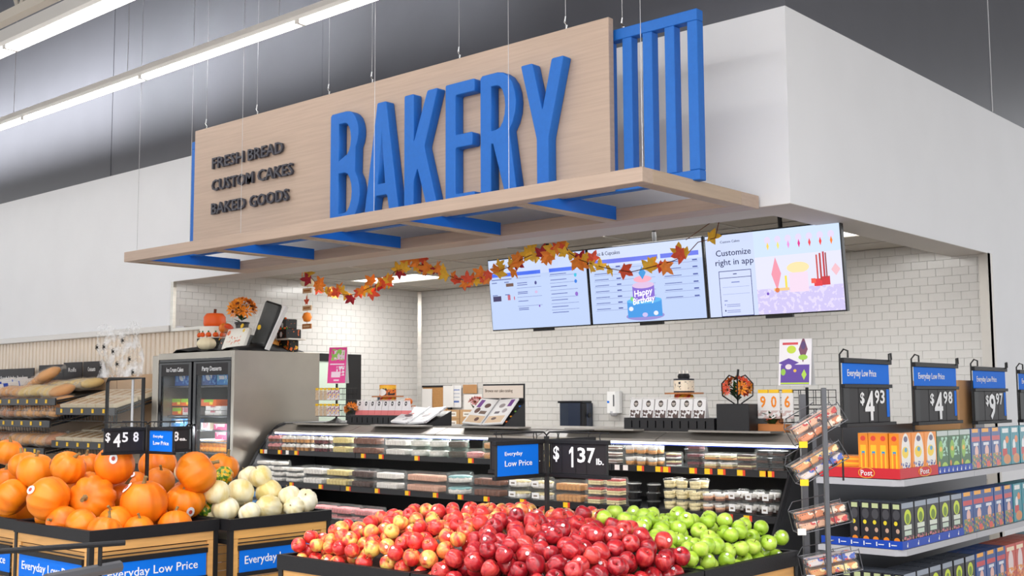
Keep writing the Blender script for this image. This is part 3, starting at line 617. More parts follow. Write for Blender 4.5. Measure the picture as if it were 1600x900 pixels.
cb('back_panel', 'case_dark', CX0, CX1, 7.98, 8.0, .3, 1.35); cb('base', 'case_black', CX0, CX1, 6.87, 8.45, .0, .38); cb('lower_deck', 'case_dark', CX0, CX1, 6.92, 7.98, .48, .5); cb('bumper', 'case_black', CX0, CX1, 6.86, 6.93, .38, .56)
area('case_lamp_and_fill', ((CX0+CX1)/2, 7.44, 1.277), W-.2, .03, 22, (math.radians(-28), 0, 0), (.95, 1, .98)); area('case_lamp_and_fill', ((CX0+CX1)/2, 7.30, 1.07), W-.2, .03, 12, (math.radians(-28), 0, 0), (1, .98, .95))
area('case_lamp_and_fill', ((CX0+CX1)/2, 7.12, .775), W-.2, .03, 10, (math.radians(-15), 0, 0), (1, .98, .95))  # added fill light, no fixture of its own, brightens the packs on the lowest deck
SH = {1: (7.25, 1.085, 1.125), 2: (7.07, .79, .83)}
rt_ = random.Random(3)
for k, (yl, zl, zt_) in SH.items():
    for i in range(4):
        xa, xb = CX0+i*W/4, CX0+(i+1)*W/4
        s = cb('shelf', 'case_black', xa+.003, xb-.003, yl+.02, 7.97, zt_-.02, zt_); cb('price_channel', 'case_black', xa+.003, xb-.003, yl, yl+.02, zl, zt_+.008, s)
    n = 0
    for px in ([-9.93, -9.86, -9.63, -9.5, -9.36, -8.35, -8.1, -7.62, -6.95, -6.58, -6.4, -6.05, -5.55, -5.38, -5.3, -5.17, -5.0, -4.93, -4.7, -4.57, -4.46, -4.3, -4.12, -4.07] if k == 1 else [-9.2, -8.75, -8.35, -7.95, -7.55, -7.2, -6.9, -6.6, -6.2, -5.75, -5.3, -4.95, -4.3, -4.15]):
        wt = MB(); wh = k == 1 and n in (1, 3, 13, 14)
        wt.box(px-CX0, px-CX0+.045, yl-7.4-.003, yl-7.4, zl+.006, zl+.046); tg = wt.build('price_tag', 'tag_white' if wh else 'tag_yellow', case); n += 1
        if not wh: MB().box(px-CX0+.045, px-CX0+.065, yl-7.4-.003, yl-7.4, zl+.006, zl+.046).build('price_tag_end', 'tag_red', tg)
# ------------------------------------------------------------------ packaged bakery goods
for n, c in dict(f_white=(246, 240, 232), f_cream=(240, 222, 168), f_yellow=(236, 214, 140), f_pink=(236, 150, 150), f_red=(200, 70, 66), f_choc=(74, 40, 28), f_brown=(124, 72, 48), f_wine=(112, 34, 44), f_caramel=(214, 150, 80), f_orange=(232, 130, 70), f_teal=(150, 200, 200), f_lgreen=(196, 224, 190), f_sprinkle=(228, 176, 150), f_blue=(80, 150, 214), f_peach=(238, 180, 140)).items(): mat(n, c, .6, var=.22, scale=60)
mat('label_paper', (238, 236, 234), .5); mat('label_print', (120, 104, 90), .6); mat('black_tray', (24, 24, 26), .3)
clear_mat('clam_green', .10, (214, 236, 222), .05)
def lidbox(w, d, h, inset=.16, z0=0, ribs=0):                     # truncated clear lid
    b = MB(); i = inset*h
    b.hexa([(-w/2, -d/2, z0), (w/2, -d/2, z0), (w/2, d/2, z0), (-w/2, d/2, z0), (-w/2+i, -d/2+i, z0+h), (w/2-i, -d/2+i, z0+h), (w/2-i, d/2-i, z0+h), (-w/2+i, d/2-i, z0+h)])
    return b
def pack(name, w, d, h, label, clam='clam'):
    t = thing(name, label, 'food package'); 
    MB().cbox(-w/2-.006, w/2+.006, -d/2-.006, d/2+.006, h*.42, h*.45, .001).build('seam_flange', clam, t)
    lidbox(w, d, h*.43, -.12, 0).build('tray', clam, t); lidbox(w, d, h*.55, .2, h*.45).build('lid', clam, t)
    return t
def cupcakes(label, cup, top):
    t = pack('cupcake_pack', .215, .14, .078, label)
    me = None
    for i in range(3):
        for j in range(2):
            if me is None:
                b = MB(); b.lathe([(.022, 0), (.031, .034)], 10); b.mi = 1; b.sm = True; b.lathe([(.033, .034), (.034, .042), (.026, .054), (.014, .064), (0, .068)], 10); me = b.mesh('cupcake', [cup, top])
            link('cupcake', me, t, (-.068+i*.068, -.034+j*.068, .004))
    return t
def loaf(label, c, w=.24, d=.15, h=.085, bumps=6, top=None, name='loaf_pack', tray='clam'):
    t = pack(name, w, d, h, label); n = bumps
    me = None
    for i in range(n):
        if me is None: me = MB().cbox(-w*.42/n, w*.42/n, -d*.40, d*.40, 0, h*.62, .008).mesh('slice', c)
        link('slice', me, t, (-w*.43+w*.86*(i+.5)/n, 0, .005))
    return t
def round_cake(label, c, top, r=.085, h=.085, clam='clam'):
    t = thing('round_cake_pack', label, 'food package'); b = MB(); b.sm = True; b.lathe([(r*.84, .006), (r*.86, h*.5), (r*.8, h*.58)], 18); b.build('cake', c, t)
    b = MB(); b.sm = True; b.lathe([(r*.87, h*.46), (r*.88, h*.58), (r*.7, h*.66), (0, h*.68)], 18, fn=lambda a: 1+.03*math.cos(9*a)); b.build('icing', top, t)
    MB().lathe([(r*1.06, 0), (r*1.06, .008)], 18).build('tray', clam, t); b = MB(); b.lathe([(r, .008), (r*.98, h*.8), (r*.88, h), (0, h)], 18, fn=lambda a: 1+.012*math.cos(18*a)); b.build('lid', clam, t)
    return t
def slice_pack(label, cs, w=.12, d=.11, h=.08):
    t = pack('cake_slice_pack', w, d, h, label); z = .005; hh = h*.72/len(cs)
    for c in cs: MB().cbox(-w*.4, w*.4, -d*.38, d*.38, z, z+hh*.96, .004).build('cake_layer', c, t); z += hh
    return t
def cup(label, cs, r=.043, h=.085, lidm='clam', bowl=None, name='dessert_cup'):
    t = thing(name, label, 'dessert cup'); z = .004; hh = h*.68/len(cs)
    for i, c in enumerate(cs):
        k0 = .74+.2*(z/h); k1 = .74+.2*((z+hh)/h); b = MB(); b.sm = True; b.lathe([(r*k0, z), (r*k1, z+hh)], 12); b.build('dessert_layer', c, t); z += hh
    MB().lathe([(r*.8, 0), (r, h*.74), (r*1.05, h*.75), (r*1.05, h*.78)], 12).build('cup_wall', bowl or lidm, t); b = MB(); b.lathe([(r*1.02, h*.78), (r*.96, h*.93), (r*.7, h), (0, h)], 12); b.build('dome_lid', lidm, t)
    return t
def add_label(t, w, z0, z1, y): MB().box(-w/2, w/2, y-.002, y, z0, z1).build('paper_label', 'label_paper', t); MB().box(-w/4, w/4, y-.003, y-.002, z0+(z1-z0)*.3, z0+(z1-z0)*.55).build('label_print', 'label_print', t)
HID = []
def row(proto, x0, x1, k, layers, y=None, deep=1, zoff=0, hgt=None, group=None, skip=0):
    """fill the shelf run x0..x1 with copies of proto, stacked in layers"""
    yl, zl, zt_ = SH[k]; xs = []
    w = hgt[1]; n = max(1, int((x1-x0+.01)/w)); st = (x1-x0)/n; first = True
    for dp in range(deep):
        for i in range(n):
            for j in range(layers):
                if skip and (i*7+j*3+dp) % skip == skip-1 and j == layers-1: continue
                loc = (x0+(i+.5)*st+rt_.uniform(-.004, .004), (y or yl+.10)+dp*hgt[2], zt_+.001+zoff+j*hgt[0]); rz = rt_.uniform(-.05, .05)
                lb = proto['label'] + (', upper' if layers > 1 and j == layers-1 else ', bottom' if layers > 1 and j == 0 else '') + (', back' if dp else '')
                if proto.name not in HID: HID.append(proto.name); o = proto; o.location = loc; o.rotation_euler = (0, 0, rz); proto_l = o['label']
                else: o = dup(proto, loc, (0, 0, rz))
                o.scale = (.94, .94, rt_.uniform(.94, 1.0)); o['group'] = group or 'packages on the case shelf'; o['lb'] = lb
    return
T1, T2 = 'on the top case shelf', 'on the middle case shelf'
row(cupcakes('clear pack of pink frosted cupcakes '+T1, 'f_brown', 'f_pink'), -9.9, -9.66, 1, 2, hgt=(.08, .22, .15))
row(cupcakes('clear pack of vanilla cupcakes with white frosting '+T1, 'f_caramel', 'f_white'), -9.66, -9.2, 1, 2, hgt=(.08, .22, .15))
row(cupcakes('clear pack of red velvet cupcakes with cream frosting '+T1, 'f_wine', 'f_white'), -9.2, -8.86, 1, 2, hgt=(.08, .17, .15)) if 0 else None
row(cupcakes('clear pack of dark red cupcakes with cream frosting '+T1, 'f_wine', 'f_white'), -9.2, -8.86, 1, 2, hgt=(.08, .30, .15))
row(loaf('clear pack of sliced yellow pound cake '+T1, 'f_yellow', .26), -8.86, -8.58, 1, 2, hgt=(.088, .27, .15))
row(loaf('clear pack of chocolate cake rolls '+T1, 'f_brown', .40, bumps=9), -8.58, -8.14, 1, 2, hgt=(.088, .42, .15))
row(loaf('clear pack of white iced mini rolls '+T1, 'f_white', .33, bumps=8), -8.1, -7.76, 1, 2, hgt=(.085, .34, .15))
row(round_cake('round white coconut cake under a clear dome '+T1, 'f_white', 'f_white', .11, .085, 'clam_green'), -7.76, -7.29, 1, 2, hgt=(.087, .235, .2))
row(round_cake('round dark chocolate cake under a clear dome '+T1, 'f_choc', 'f_choc', .105, .085, 'clam_green'), -7.29, -7.06, 1, 2, hgt=(.087, .23, .2))
row(round_cake('round pink iced cake under a clear dome '+T1, 'f_pink', 'f_pink', .095, .085, 'clam_green'), -7.06, -6.86, 1, 1, hgt=(.087, .2, .2))
row(round_cake('round cream cake with peach icing '+T1, 'f_caramel', 'f_peach', .1, .085, 'clam_green'), -6.86, -6.42, 1, 2, hgt=(.087, .21, .2))
row(loaf('clear pack of frosted cake squares behind the price sign '+T1, 'f_cream', .24), -6.40, -5.58, 1, 2, hgt=(.088, .25, .15))
row(slice_pack('clear pack of layered chocolate cream cake slice '+T1, ['f_choc', 'f_white', 'f_brown', 'f_white'], .17, .12, .05), -5.56, -5.38, 1, 3, hgt=(.052, .17, .15))
row(cup('clear cup of caramel cream dessert '+T1, ['f_caramel', 'f_white']), -5.36, -5.04, 1, 2, hgt=(.087, .095, .1), deep=2)
row(slice_pack('clear pack of white cake with red filling '+T1, ['f_white', 'f_wine', 'f_cream'], .12, .11, .055), -5.02, -4.78, 1, 2, hgt=(.058, .125, .12))
row(slice_pack('clear pack of black forest cake slice '+T1, ['f_choc', 'f_wine'], .14, .11, .055), -4.78, -4.63, 1, 3, hgt=(.058, .14, .12))
row(slice_pack('clear pack of yellow layer cake slice '+T1, ['f_caramel', 'f_cream', 'f_white'], .13, .11, .06), -4.63, -4.36, 1, 2, hgt=(.062, .135, .12))
row(slice_pack('clear pack of carrot cake slice with orange icing '+T1, ['f_brown', 'f_cream', 'f_choc'], .15, .11, .06), -4.36, -4.19, 1, 2, hgt=(.062, .16, .12))
row(slice_pack('clear pack of dark brownie pieces '+T1, ['f_choc', 'black_tray'], .12, .11, .05), -4.19, -3.95, 1, 3, hgt=(.052, .12, .12))
row(loaf('clear pack of powdered mini donuts '+T2, 'f_white', .2, .14, .05, bumps=5, name='donut_pack'), -9.85, -9.12, 2, 4, hgt=(.052, .21, .16), skip=6)
row(loaf('clear pack of white frosted cake squares '+T2, 'f_white', .33), -9.08, -8.74, 2, 2, hgt=(.09, .34, .16))
row(loaf('clear pack of yellow cake loaf '+T2, 'f_yellow', .34), -8.73, -8.38, 2, 2, hgt=(.09, .35, .16))
row(loaf('clear pack of chocolate muffins '+T2, 'f_choc', .3, bumps=5), -8.36, -8.05, 2, 2, hgt=(.09, .31, .16))
row(loaf('clear pack of chocolate drizzled white rolls '+T2, 'f_white', .33, bumps=9), -8.02, -7.68, 2, 2, hgt=(.09, .34, .16))
row(loaf('clear pack of orange sprinkled cake '+T2, 'f_sprinkle', .5, bumps=14), -7.64, -7.12, 2, 2, hgt=(.09, .52, .16))
row(round_cake('round teal sprinkled cake under a clear dome '+T2, 'f_white', 'f_teal', .125, .095), -7.1, -6.84, 2, 2, hgt=(.097, .26, .2))
row(loaf('clear pack of brown iced donuts '+T2, 'f_brown', .36, bumps=6), -6.8, -6.42, 2, 2, hgt=(.09, .38, .16))
rp = round_cake('round white ridged cake with paper label '+T2, 'f_white', 'f_cream', .105, .09); add_label(rp, .08, .02, .065, -.105)
row(rp, -6.4, -5.92, 2, 2, hgt=(.092, .22, .2))
row(loaf('clear pack of caramel coffee cake '+T2, 'f_caramel', .3), -5.9, -5.58, 2, 2, hgt=(.088, .31, .16))
row(slice_pack('clear pack of strawberry cheesecake slice '+T2, ['f_cream', 'f_cream', 'f_red'], .16, .13, .07), -5.58, -5.22, 2, 3, hgt=(.072, .17, .14))
row(cup('black bowl of parfait with a clear lid '+T2, ['black_tray', 'f_white'], .055, .06, bowl='black_tray', name='dessert_bowl'), -5.22, -4.88, 2, 3, hgt=(.062, .118, .12))
row(cup('clear cup of vanilla pudding '+T2, ['f_cream', 'f_cream'], .05, .075), -4.88, -4.55, 2, 3, hgt=(.077, .108, .11), deep=2, skip=5)
row(cup('clear cup of chocolate parfait '+T2, ['f_brown', 'f_peach', 'f_white'], .045, .075), -4.55, -4.34, 2, 2, hgt=(.077, .1, .11), deep=2)
lp = cup('cookies and cream cup with paper label '+T2, ['f_choc', 'f_white'], .045, .085); add_label(lp, .05, .02, .07, -.046)
row(lp, -4.34, -3.95, 2, 2, hgt=(.087, .1, .11), deep=2)
SH[3] = (6.95, .45, .50)
D3 = 'on the lowest case deck'
row(loaf('clear pack of blue frosted cookies '+D3, 'f_blue', .3, .2, .08), -9.8, -9.2, 3, 3, hgt=(.082, .3, .2), y=7.1)
row(loaf('clear pack of pink frosted cookies '+D3, 'f_pink', .3, .2, .08), -9.2, -7.9, 3, 2, hgt=(.082, .32, .2), y=7.1)
row(loaf('clear pack of white frosted cookies '+D3, 'f_white', .3, .2, .08), -7.8, -4.2, 3, 1, hgt=(.082, .32, .2), y=7.1)
for o in C.objects:
    if 'lb' in o: o['label'] = o['lb']; del o['lb']
# ------------------------------------------------------------------ printed surfaces: flat shapes in object space on two axes
def print_mat(name, base, shapes, ax=(1, 2), rough=.42, emit=0):
    if name in MATS: return MATS[name]
    m = bpy.data.materials.new(name); m.use_nodes = True; nt = m.node_tree; b = nt.nodes['Principled BSDF']; N = nt.nodes.new; K = nt.links.new
    tc = N('ShaderNodeTexCoord'); sp = N('ShaderNodeSeparateXYZ'); K(tc.outputs['Object'], sp.inputs[0])
    U, V = sp.outputs[ax[0]], sp.outputs[ax[1]]
    def math_(op, a, b_=None, c=None):
        n = N('ShaderNodeMath'); n.operation = op
        for i, x in enumerate((a, b_, c)):
            if x is None: continue
            if isinstance(x, (int, float)): n.inputs[i].default_value = x
            else: K(x, n.inputs[i])
        return n.outputs[0]
    rgb = N('ShaderNodeRGB'); rgb.outputs[0].default_value = srgb(*base); cur = rgb.outputs[0]
    for s in shapes:
        if s[0] == 'noise':
            _, sc, thr, col = s; nz = N('ShaderNodeTexNoise'); nz.inputs['Scale'].default_value = sc; K(tc.outputs['Object'], nz.inputs[0]); f = math_('GREATER_THAN', nz.outputs[0], thr)
        elif s[0] == 'cells':                                # noise limited to a rectangle
            _, u0, v0, hu, hv, sc, thr, col = s; nz = N('ShaderNodeTexNoise'); nz.inputs['Scale'].default_value = sc; K(tc.outputs['Object'], nz.inputs[0])
            a = math_('MAXIMUM', math_('ABSOLUTE', math_('MULTIPLY_ADD', U, 1/hu, -u0/hu)), math_('ABSOLUTE', math_('MULTIPLY_ADD', V, 1/hv, -v0/hv)))
            f = math_('MULTIPLY', math_('LESS_THAN', a, 1), math_('GREATER_THAN', nz.outputs[0], thr))
        else:
            k, u0, v0, hu, hv, col = s
            du = math_('MULTIPLY_ADD', U, 1/hu, -u0/hu); dv = math_('MULTIPLY_ADD', V, 1/hv, -v0/hv)
            if k == 'r': f = math_('LESS_THAN', math_('MAXIMUM', math_('ABSOLUTE', du), math_('ABSOLUTE', dv)), 1)
            elif k == 'd': f = math_('LESS_THAN', math_('ADD', math_('ABSOLUTE', du), math_('ABSOLUTE', dv)), 1)
            else: f = math_('LESS_THAN', math_('ADD', math_('MULTIPLY', du, du), math_('MULTIPLY', dv, dv)), 1)
        mx = N('ShaderNodeMix'); mx.data_type = 'RGBA'; K(f, mx.inputs[0]); K(cur, mx.inputs[6]); mx.inputs[7].default_value = srgb(*col); cur = mx.outputs[2]
    K(cur, b.inputs['Base Color']); b.inputs['Roughness'].default_value = rough
    if emit: K(cur, b.inputs['Emission Color']); b.inputs['Emission Strength'].default_value = emit; b.inputs['Base Color'].default_value = (0, 0, 0, 1); nt.links.remove(b.inputs['Base Color'].links[0]); b.inputs['Roughness'].default_value = .25
    MATS[name] = m; return m
def faced_box(w, d, h, front, side, body, z0=0, top=None):       # front faces -Y in local space
    b = MB(); b.box(-w/2, w/2, -d/2, d/2, z0, z0+h); b.m = [2, 2, 0, 1, 2, 1]
    return b.mesh('box', [front, side, body])
# ================================================================== REACH-IN COOLER
fx0, fx1, fy0, fy1, fz = -11.62, -10.06, 7.0, 8.12, 2.155
fr = thing('reach_in_cooler', 'steel sided glass door cooler for ice cream cakes and party desserts', 'cooler', (fx0, fy0, 0)); FL = lambda x, y: (x-fx0, y-fy0)
def fb(name, m, x0, x1, y0, y1, z0, z1, par=fr, c=.003): return MB().cbox(x0-fx0, x1-fx0, y0-fy0, y1-fy0, z0, z1, c).build(name, m, par)
fb('side_panel', 'steel_panel', fx1-.05, fx1, fy0, fy1, 0, fz); fb('side_panel', 'steel_panel', fx0, fx0+.12, fy0, fy1, 0, fz-.02)
fb('top_panel', 'steel_panel', fx0+.12, fx1-.05, fy0, fy1, fz-.07, fz); fb('back_panel', 'case_dark', fx0+.12, fx1-.05, fy1-.03, fy1, 0, fz-.07); fb('kick_plate', 'black', fx0+.12, fx1-.05, fy0+.02, fy1-.03, 0, .22)
fb('header', 'black_gloss', fx0+.12, fx1-.05, fy0+.01, fy0+.05, fz-.10, fz-.06); fb('center_post', 'black', -10.86, -10.80, fy0+.04, fy0+.1, .22, fz-.1)
for k, (xa, xb, s) in enumerate(((-11.49, -10.85, 'Ice Cream Cakes'), (-10.81, -10.125, 'Party Desserts'))):
    d = thing('door', None, None); d.parent = fr; d.location = (0, 0, 0); del_ = d
    bpy.data.objects.remove(d)
    g = MB(); y0, y1 = .005, .035; z0, z1 = .24, fz-.105; A, B = xa-fx0, xb-fx0
    g.box(A, A+.05, y0, y1, z0, z1); g.box(B-.05, B, y0, y1, z0, z1); g.box(A+.05, B-.05, y0, y1, z0, z0+.06); g.box(A+.05, B-.05, y0, y1, z1-.02, z1)
    me = g.mesh('door', 'black_gloss'); bm = bmesh.new(); bm.from_mesh(me); bmesh.ops.remove_doubles(bm, verts=bm.verts[:], dist=.0001); bm.to_mesh(me); bm.free(); dr = link('door', me, fr)
    MB().box(A+.05, B-.05, .015, .02, z0+.06, z1-.145).build('glass_pane', 'glass', dr)
    MB().box(A+.05, B-.05, .008, .03, z1-.145, z1-.02).build('header_card', 'dark_card', dr)
    text(s, .05, dr, (A+.05+(B-A-.1)/2, .003, z1-.10), (1, 0, 0), (0, 0, 1), 'white_ink', width=(B-A)*.52, bold=.004, align='CENTER')
    MB().tube([((B-.025) if k == 0 else A+.025, -.0, .95), ((B-.025) if k == 0 else A+.025, -.035, .98), ((B-.025) if k == 0 else A+.025, -.035, 1.35), ((B-.025) if k == 0 else A+.025, 0, 1.38)], .012, 8).build('door_handle', 'black', dr)
fs = []
for z in (.45, .8, 1.08, 1.20, 1.32, 1.47, 1.795): fb('shelf', 'grey_metal', fx0+.13, fx1-.06, fy0+.12, fy1-.1, z-.015, z)
area('cooler_lamp', (-11.45, 7.09, 1.3), .03, 1.5, 11, (0, math.radians(-75), 0), (.9, .96, 1)); area('cooler_lamp', (-10.13, 7.09, 1.3), .03, 1.5, 11, (0, math.radians(75), 0), (.9, .96, 1))
for n, c in dict(p_blue=(40, 110, 200), p_orange=(240, 110, 30), p_pink=(226, 70, 130), p_white=(236, 236, 236), p_cream=(236, 220, 190), p_amber=(236, 150, 30), p_brown=(140, 100, 70), p_green=(110, 160, 70)).items(): mat(n, c, .45)
print_mat('print_blue', (36, 100, 196), [('e', 0, .1, .06, .05, (220, 230, 245)), ('noise', 14, .6, (90, 160, 230))], (0, 2))
print_mat('print_orange', (240, 110, 30), [('r', 0, .06, .09, .02, (150, 200, 50)), ('r', .05, .03, .03, .015, (250, 220, 60))], (0, 2))
print_mat('print_pink', (228, 80, 140), [('r', 0, .08, .07, .03, (250, 230, 240)), ('noise', 18, .62, (250, 200, 220))], (0, 2))
print_mat('print_cyan', (50, 140, 220), [('r', -.02, .08, .08, .02, (240, 240, 250)), ('noise', 14, .6, (120, 200, 240))], (0, 2))
print_mat('print_white', (236, 232, 228), [('r', 0, .06, .05, .03, (200, 120, 130)), ('noise', 20, .62, (180, 190, 180))], (0, 2))
cooler_items = [(-11.30, 1.80, .29, .11, 'print_blue', 'p_blue', 'blue dessert box on the top shelf behind the left cooler door'), (-10.78, 1.80, .26, .12, 'print_blue', 'p_blue', 'blue dessert box at the top left behind the right cooler door'), (-10.51, 1.80, .24, .12, 'print_cyan', 'p_blue', 'pale blue dessert box at the top right behind the right cooler door'),
 (-11.41, 1.575, .17, .08, 'print_orange', 'p_orange', 'upper orange ice cream cake box, left one, behind the left cooler door'), (-11.23, 1.575, .17, .08, 'print_orange', 'p_orange', 'upper orange ice cream cake box, right one, behind the left cooler door'), (-10.78, 1.575, .28, .07, 'print_orange', 'p_orange', 'orange box behind the right cooler door'),
 (-11.39, 1.475, .19, .085, 'print_orange', 'p_orange', 'lower orange ice cream cake box behind the left cooler door'), (-11.21, 1.475, .13, .085, 'print_white', 'p_white', 'white box beside the lower orange box behind the left cooler door'), (-11.33, 1.325, .34, .11, 'print_cyan', 'p_blue', 'bright blue box low behind the left cooler door'),
 (-10.69, 1.475, .3, .05, 'print_white', 'p_white', 'clear tray of white cups, lower one, behind the right cooler door'), (-10.69, 1.53, .28, .045, 'print_white', 'p_white', 'clear tray of white cups, upper one, behind the right cooler door'),
 (-10.83, 1.305, .17, .09, 'print_white', 'p_cream', 'cream box behind the right cooler door'), (-10.54, 1.305, .26, .08, 'print_pink', 'p_pink', 'pink box, upper one, behind the right cooler door'), (-10.52, 1.22, .25, .08, 'print_pink', 'p_pink', 'pink box, lower one, behind the right cooler door')]
for x, z, w_, h_, f_, b_, lb in cooler_items:
    z_ = z
    link('dessert_box', faced_box(w_, .2, h_, f_, b_, b_), None, (x, fy0+.28, z_+.001), label=lb, cat='box', group='boxes in the cooler')
r_ = random.Random(5)
sph = MB(); sph.sm = True; sph.lathe([(0, -1), (.5, -.86), (.86, -.5), (1, 0), (.86, .5), (.5, .86), (0, 1)], 10); sph_me = sph.mesh('orange_roll', 'p_amber')
for i in range(18):
    o = link('orange_roll', sph_me, None, (-11.0+(i % 9)*.068, fy0+.2, 1.115+.06*(i//9)), label='round amber pastry in the pile low behind the cooler doors', cat='pastry', group='amber pastries in the cooler'); o.scale = (.04, .04, .034)
# ------------------------------------------------------------------ display on top of the cooler
zf = fz+.001
cloth = MB(); cloth.sm = True; n = 16
pts = [(-11.42+1.75*i/n, j) for i in range(n+1) for j in range(5)]
vs = []
for i in range(n+1):
    for j in range(5):
        u = i/n; edge = min(u, 1-u); z = zf+.012+.05*(math.sin(u*13+j)**2)*(.4 if .1 < u < .9 else 1)+(.12*math.exp(-((u-.18)/.1)**2)+.10*math.exp(-((u-.86)/.08)**2))*(1-abs(j-2)/2.2)
        if edge < .03: z = zf+.004
        vs.append((-11.35+1.27*u, 7.08+.21*j, z))
cloth.add(vs, [(i*5+j, (i+1)*5+j, (i+1)*5+j+1, i*5+j+1) for i in range(n) for j in range(4)]); cl_ = cloth.build('display_cloth', 'black', label='rumpled black cloth under the autumn cakes on the cooler top', cat='cloth')
sm_ = cl_.modifiers.new('thick', 'SOLIDIFY'); sm_.thickness = .006
mat('icing_white', (244, 238, 228), .5); mat('icing_orange', (238, 96, 26), .5); mat('icing_black', (28, 28, 30), .5); mat('leaf_green', (50, 120, 50), .6); mat('leaf_dark', (44, 70, 32), .6); mat('petal_orange', (244, 140, 24), .55); mat('petal_red', (226, 76, 30), .55); mat('flower_core', (110, 50, 20), .8); mat('pot', (40, 36, 36), .4)
print_mat('harvest_print', (26, 22, 22), [('noise', 16, .58, (236, 110, 30)), ('noise', 23, .66, (240, 190, 60)), ('noise', 30, .68, (70, 130, 50))], (0, 2), .6)
def tiered(name, label, loc, tiers, s=1.0, board=None):
    t = thing(name, label, 'cake', loc); z = 0
    if board: MB().lathe([(board*s, 0), (board*s, .012)], 20).build('cake_board', 'icing_white', t); z = .013
    for (r, h, m, tm) in tiers:
        b = MB(); b.sm = False; b.lathe([(r*s, z), (r*s, z+h*s)], 20); b.build('tier', m, t)
        if tm:
            k = MB().lathe([(.008, 0), (.012, .008), (.006, .016), (0, .018)], 6).mesh('icing_dab', tm)
            for i in range(14): a = 2*math.pi*i/14; link('icing_dab', k, t, (r*s*.97*math.cos(a), r*s*.97*math.sin(a), z+h*s-.004)).scale = (1.3, 1.3, 1.3)
        z += h*s
    return t, z
print_mat('pumpkin_band', (244, 238, 228), [], (0, 2))
t, z = tiered('cake', 'white cake with orange pumpkins around it and a pumpkin shaped top tier', (-11.05, 7.42, zf+.17), [(.16, .13, 'icing_white', None)])
for i in range(9):
    a = math.pi*(.9+1.25*i/8); b = MB(); b.sm = True; b.lathe([(0, -.02), (.03, -.015), (.035, .008), (.02, .03), (0, .035)], 8); b.build('pumpkin_dab', 'icing_orange', t, loc=(.158*math.cos(a), .158*math.sin(a), .03)); MB().box(-.006, .006, -.006, .006, .03, .05).build('leaf_dab', 'leaf_green', t, loc=(.16*math.cos(a), .16*math.sin(a), .03))
b = MB(); b.sm = True; b.lathe([(.115, .13), (.125, .17), (.122, .24), (.09, .28), (0, .275)], 32, fn=lambda a: 1-.04*abs(math.sin(8*a))); b.build('pumpkin_tier', 'icing_orange', t); MB().tube([(0, 0, .27), (.01, 0, .33)], .016, 6).build('cake_stem', 'flower_core', t)
k = MB(); k.prism([(-.16, -.1), (.16, -.1), (.2, .14), (-.2, .14)], 0, .17, 'z'); k.build('cake_riser', 'harvest_print', loc=(-11.05, 7.40, zf), label='riser draped in black autumn leaf fabric under the pumpkin cake', cat='riser')
def small_pumpkin(label, loc, m, s, fl=.75):
    o = link('small_pumpkin', ribbed('small_pumpkin', m, 12, .06, fl, 36), None, loc, label=label, cat='pumpkin'); o.scale = (s, s, s); link('stem', pst, o).scale = (.5, .5, .8); return o
mat('white_pumpkin', (240, 226, 190), .5); mat('tan_pumpkin', (236, 160, 70), .5)
small_pumpkin('small cream pumpkin on the cooler top in front of the pumpkin cake', (-10.9, 7.22, zf+.10), 'white_pumpkin', .105, .72)
small_pumpkin('flat tan orange pumpkin on the black cloth at the right of the cooler top', (-10.28, 7.58, zf+.085), 'tan_pumpkin', .125, .55)
small_pumpkin('little orange pumpkin beside the white sheet cake on the cooler top', (-10.75, 7.36, zf+.27), 'pumpkin', .075, .8)
# flower pot
def flowers(name, label, loc, R, n, cols, spread, zc, pot=True, leafs=14, pr=.055, ph=.1, seed=1, petals=9):
    rr = random.Random(seed); t = thing(name, label, 'flowers', loc)
    if pot: MB().lathe([(pr*.75, 0), (pr, ph), (pr*1.1, ph), (pr*1.1, ph*1.15), (pr*.9, ph*1.15)], 16).build('pot', 'pot', t)
    pet = {}
    for i in range(n):
        a = rr.uniform(0, 6.28); e = rr.uniform(-.2, 1.3); d = Vector((math.cos(a)*math.cos(e), math.sin(a)*math.cos(e), math.sin(e))); p = Vector((0, 0, zc))+Vector((d.x*spread, d.y*spread, d.z*spread*.8))
        c = cols[i % len(cols)]
        if c not in pet:
            b = MB()
            for q in range(petals):
                an = 2*math.pi*q/petals; u = Vector((math.cos(an), math.sin(an), 0)); v = Vector((-u.y, u.x, 0))
                b.add([u*.15, u*.6+v*.18+Vector((0, 0, .12)), u*1.0+Vector((0, 0, .3)), u*.6-v*.18+Vector((0, 0, .12))], [(0, 1, 2, 3)])
            b.mi = 1; b.lathe([(.24, .02), (.2, .14), (0, .18)], 8); pet[c] = b.mesh('blossom', [c, 'flower_core'], fix=False)
        o = link('blossom', pet[c], t, p, d.to_track_quat('Z', 'Y').to_euler()); o.scale = (R*rr.uniform(.85, 1.15),)*3
    lf = MB(); lf.add([(0, 0, 0), (.3, .5, .1), (0, 1, .05), (-.3, .5, .1)], [(0, 1, 2, 3)]); lfm = lf.mesh('leaf', 'leaf_dark')
    for i in range(leafs):
        a = rr.uniform(0, 6.28); o = link('leaf', lfm, t, (0, 0, ph+rr.uniform(0, zc-ph)), (rr.uniform(.2, 1.0), 0, a)); o.scale = (.09, .11, .1)
    return t
flowers('potted_flowers', 'bunch of orange daisies in a small dark pot on the cooler top', (-10.53, 7.42, zf+.19), .075, 34, ['petal_orange', 'petal_orange', 'p_amber'], .13, .27, pr=.075, ph=.12)
MB().cbox(-.1, .1, -.1, .1, 0, .188, .01).build('plinth', 'black', loc=(-10.53, 7.42, zf), label='black block under the pot of orange daisies', cat='plinth')
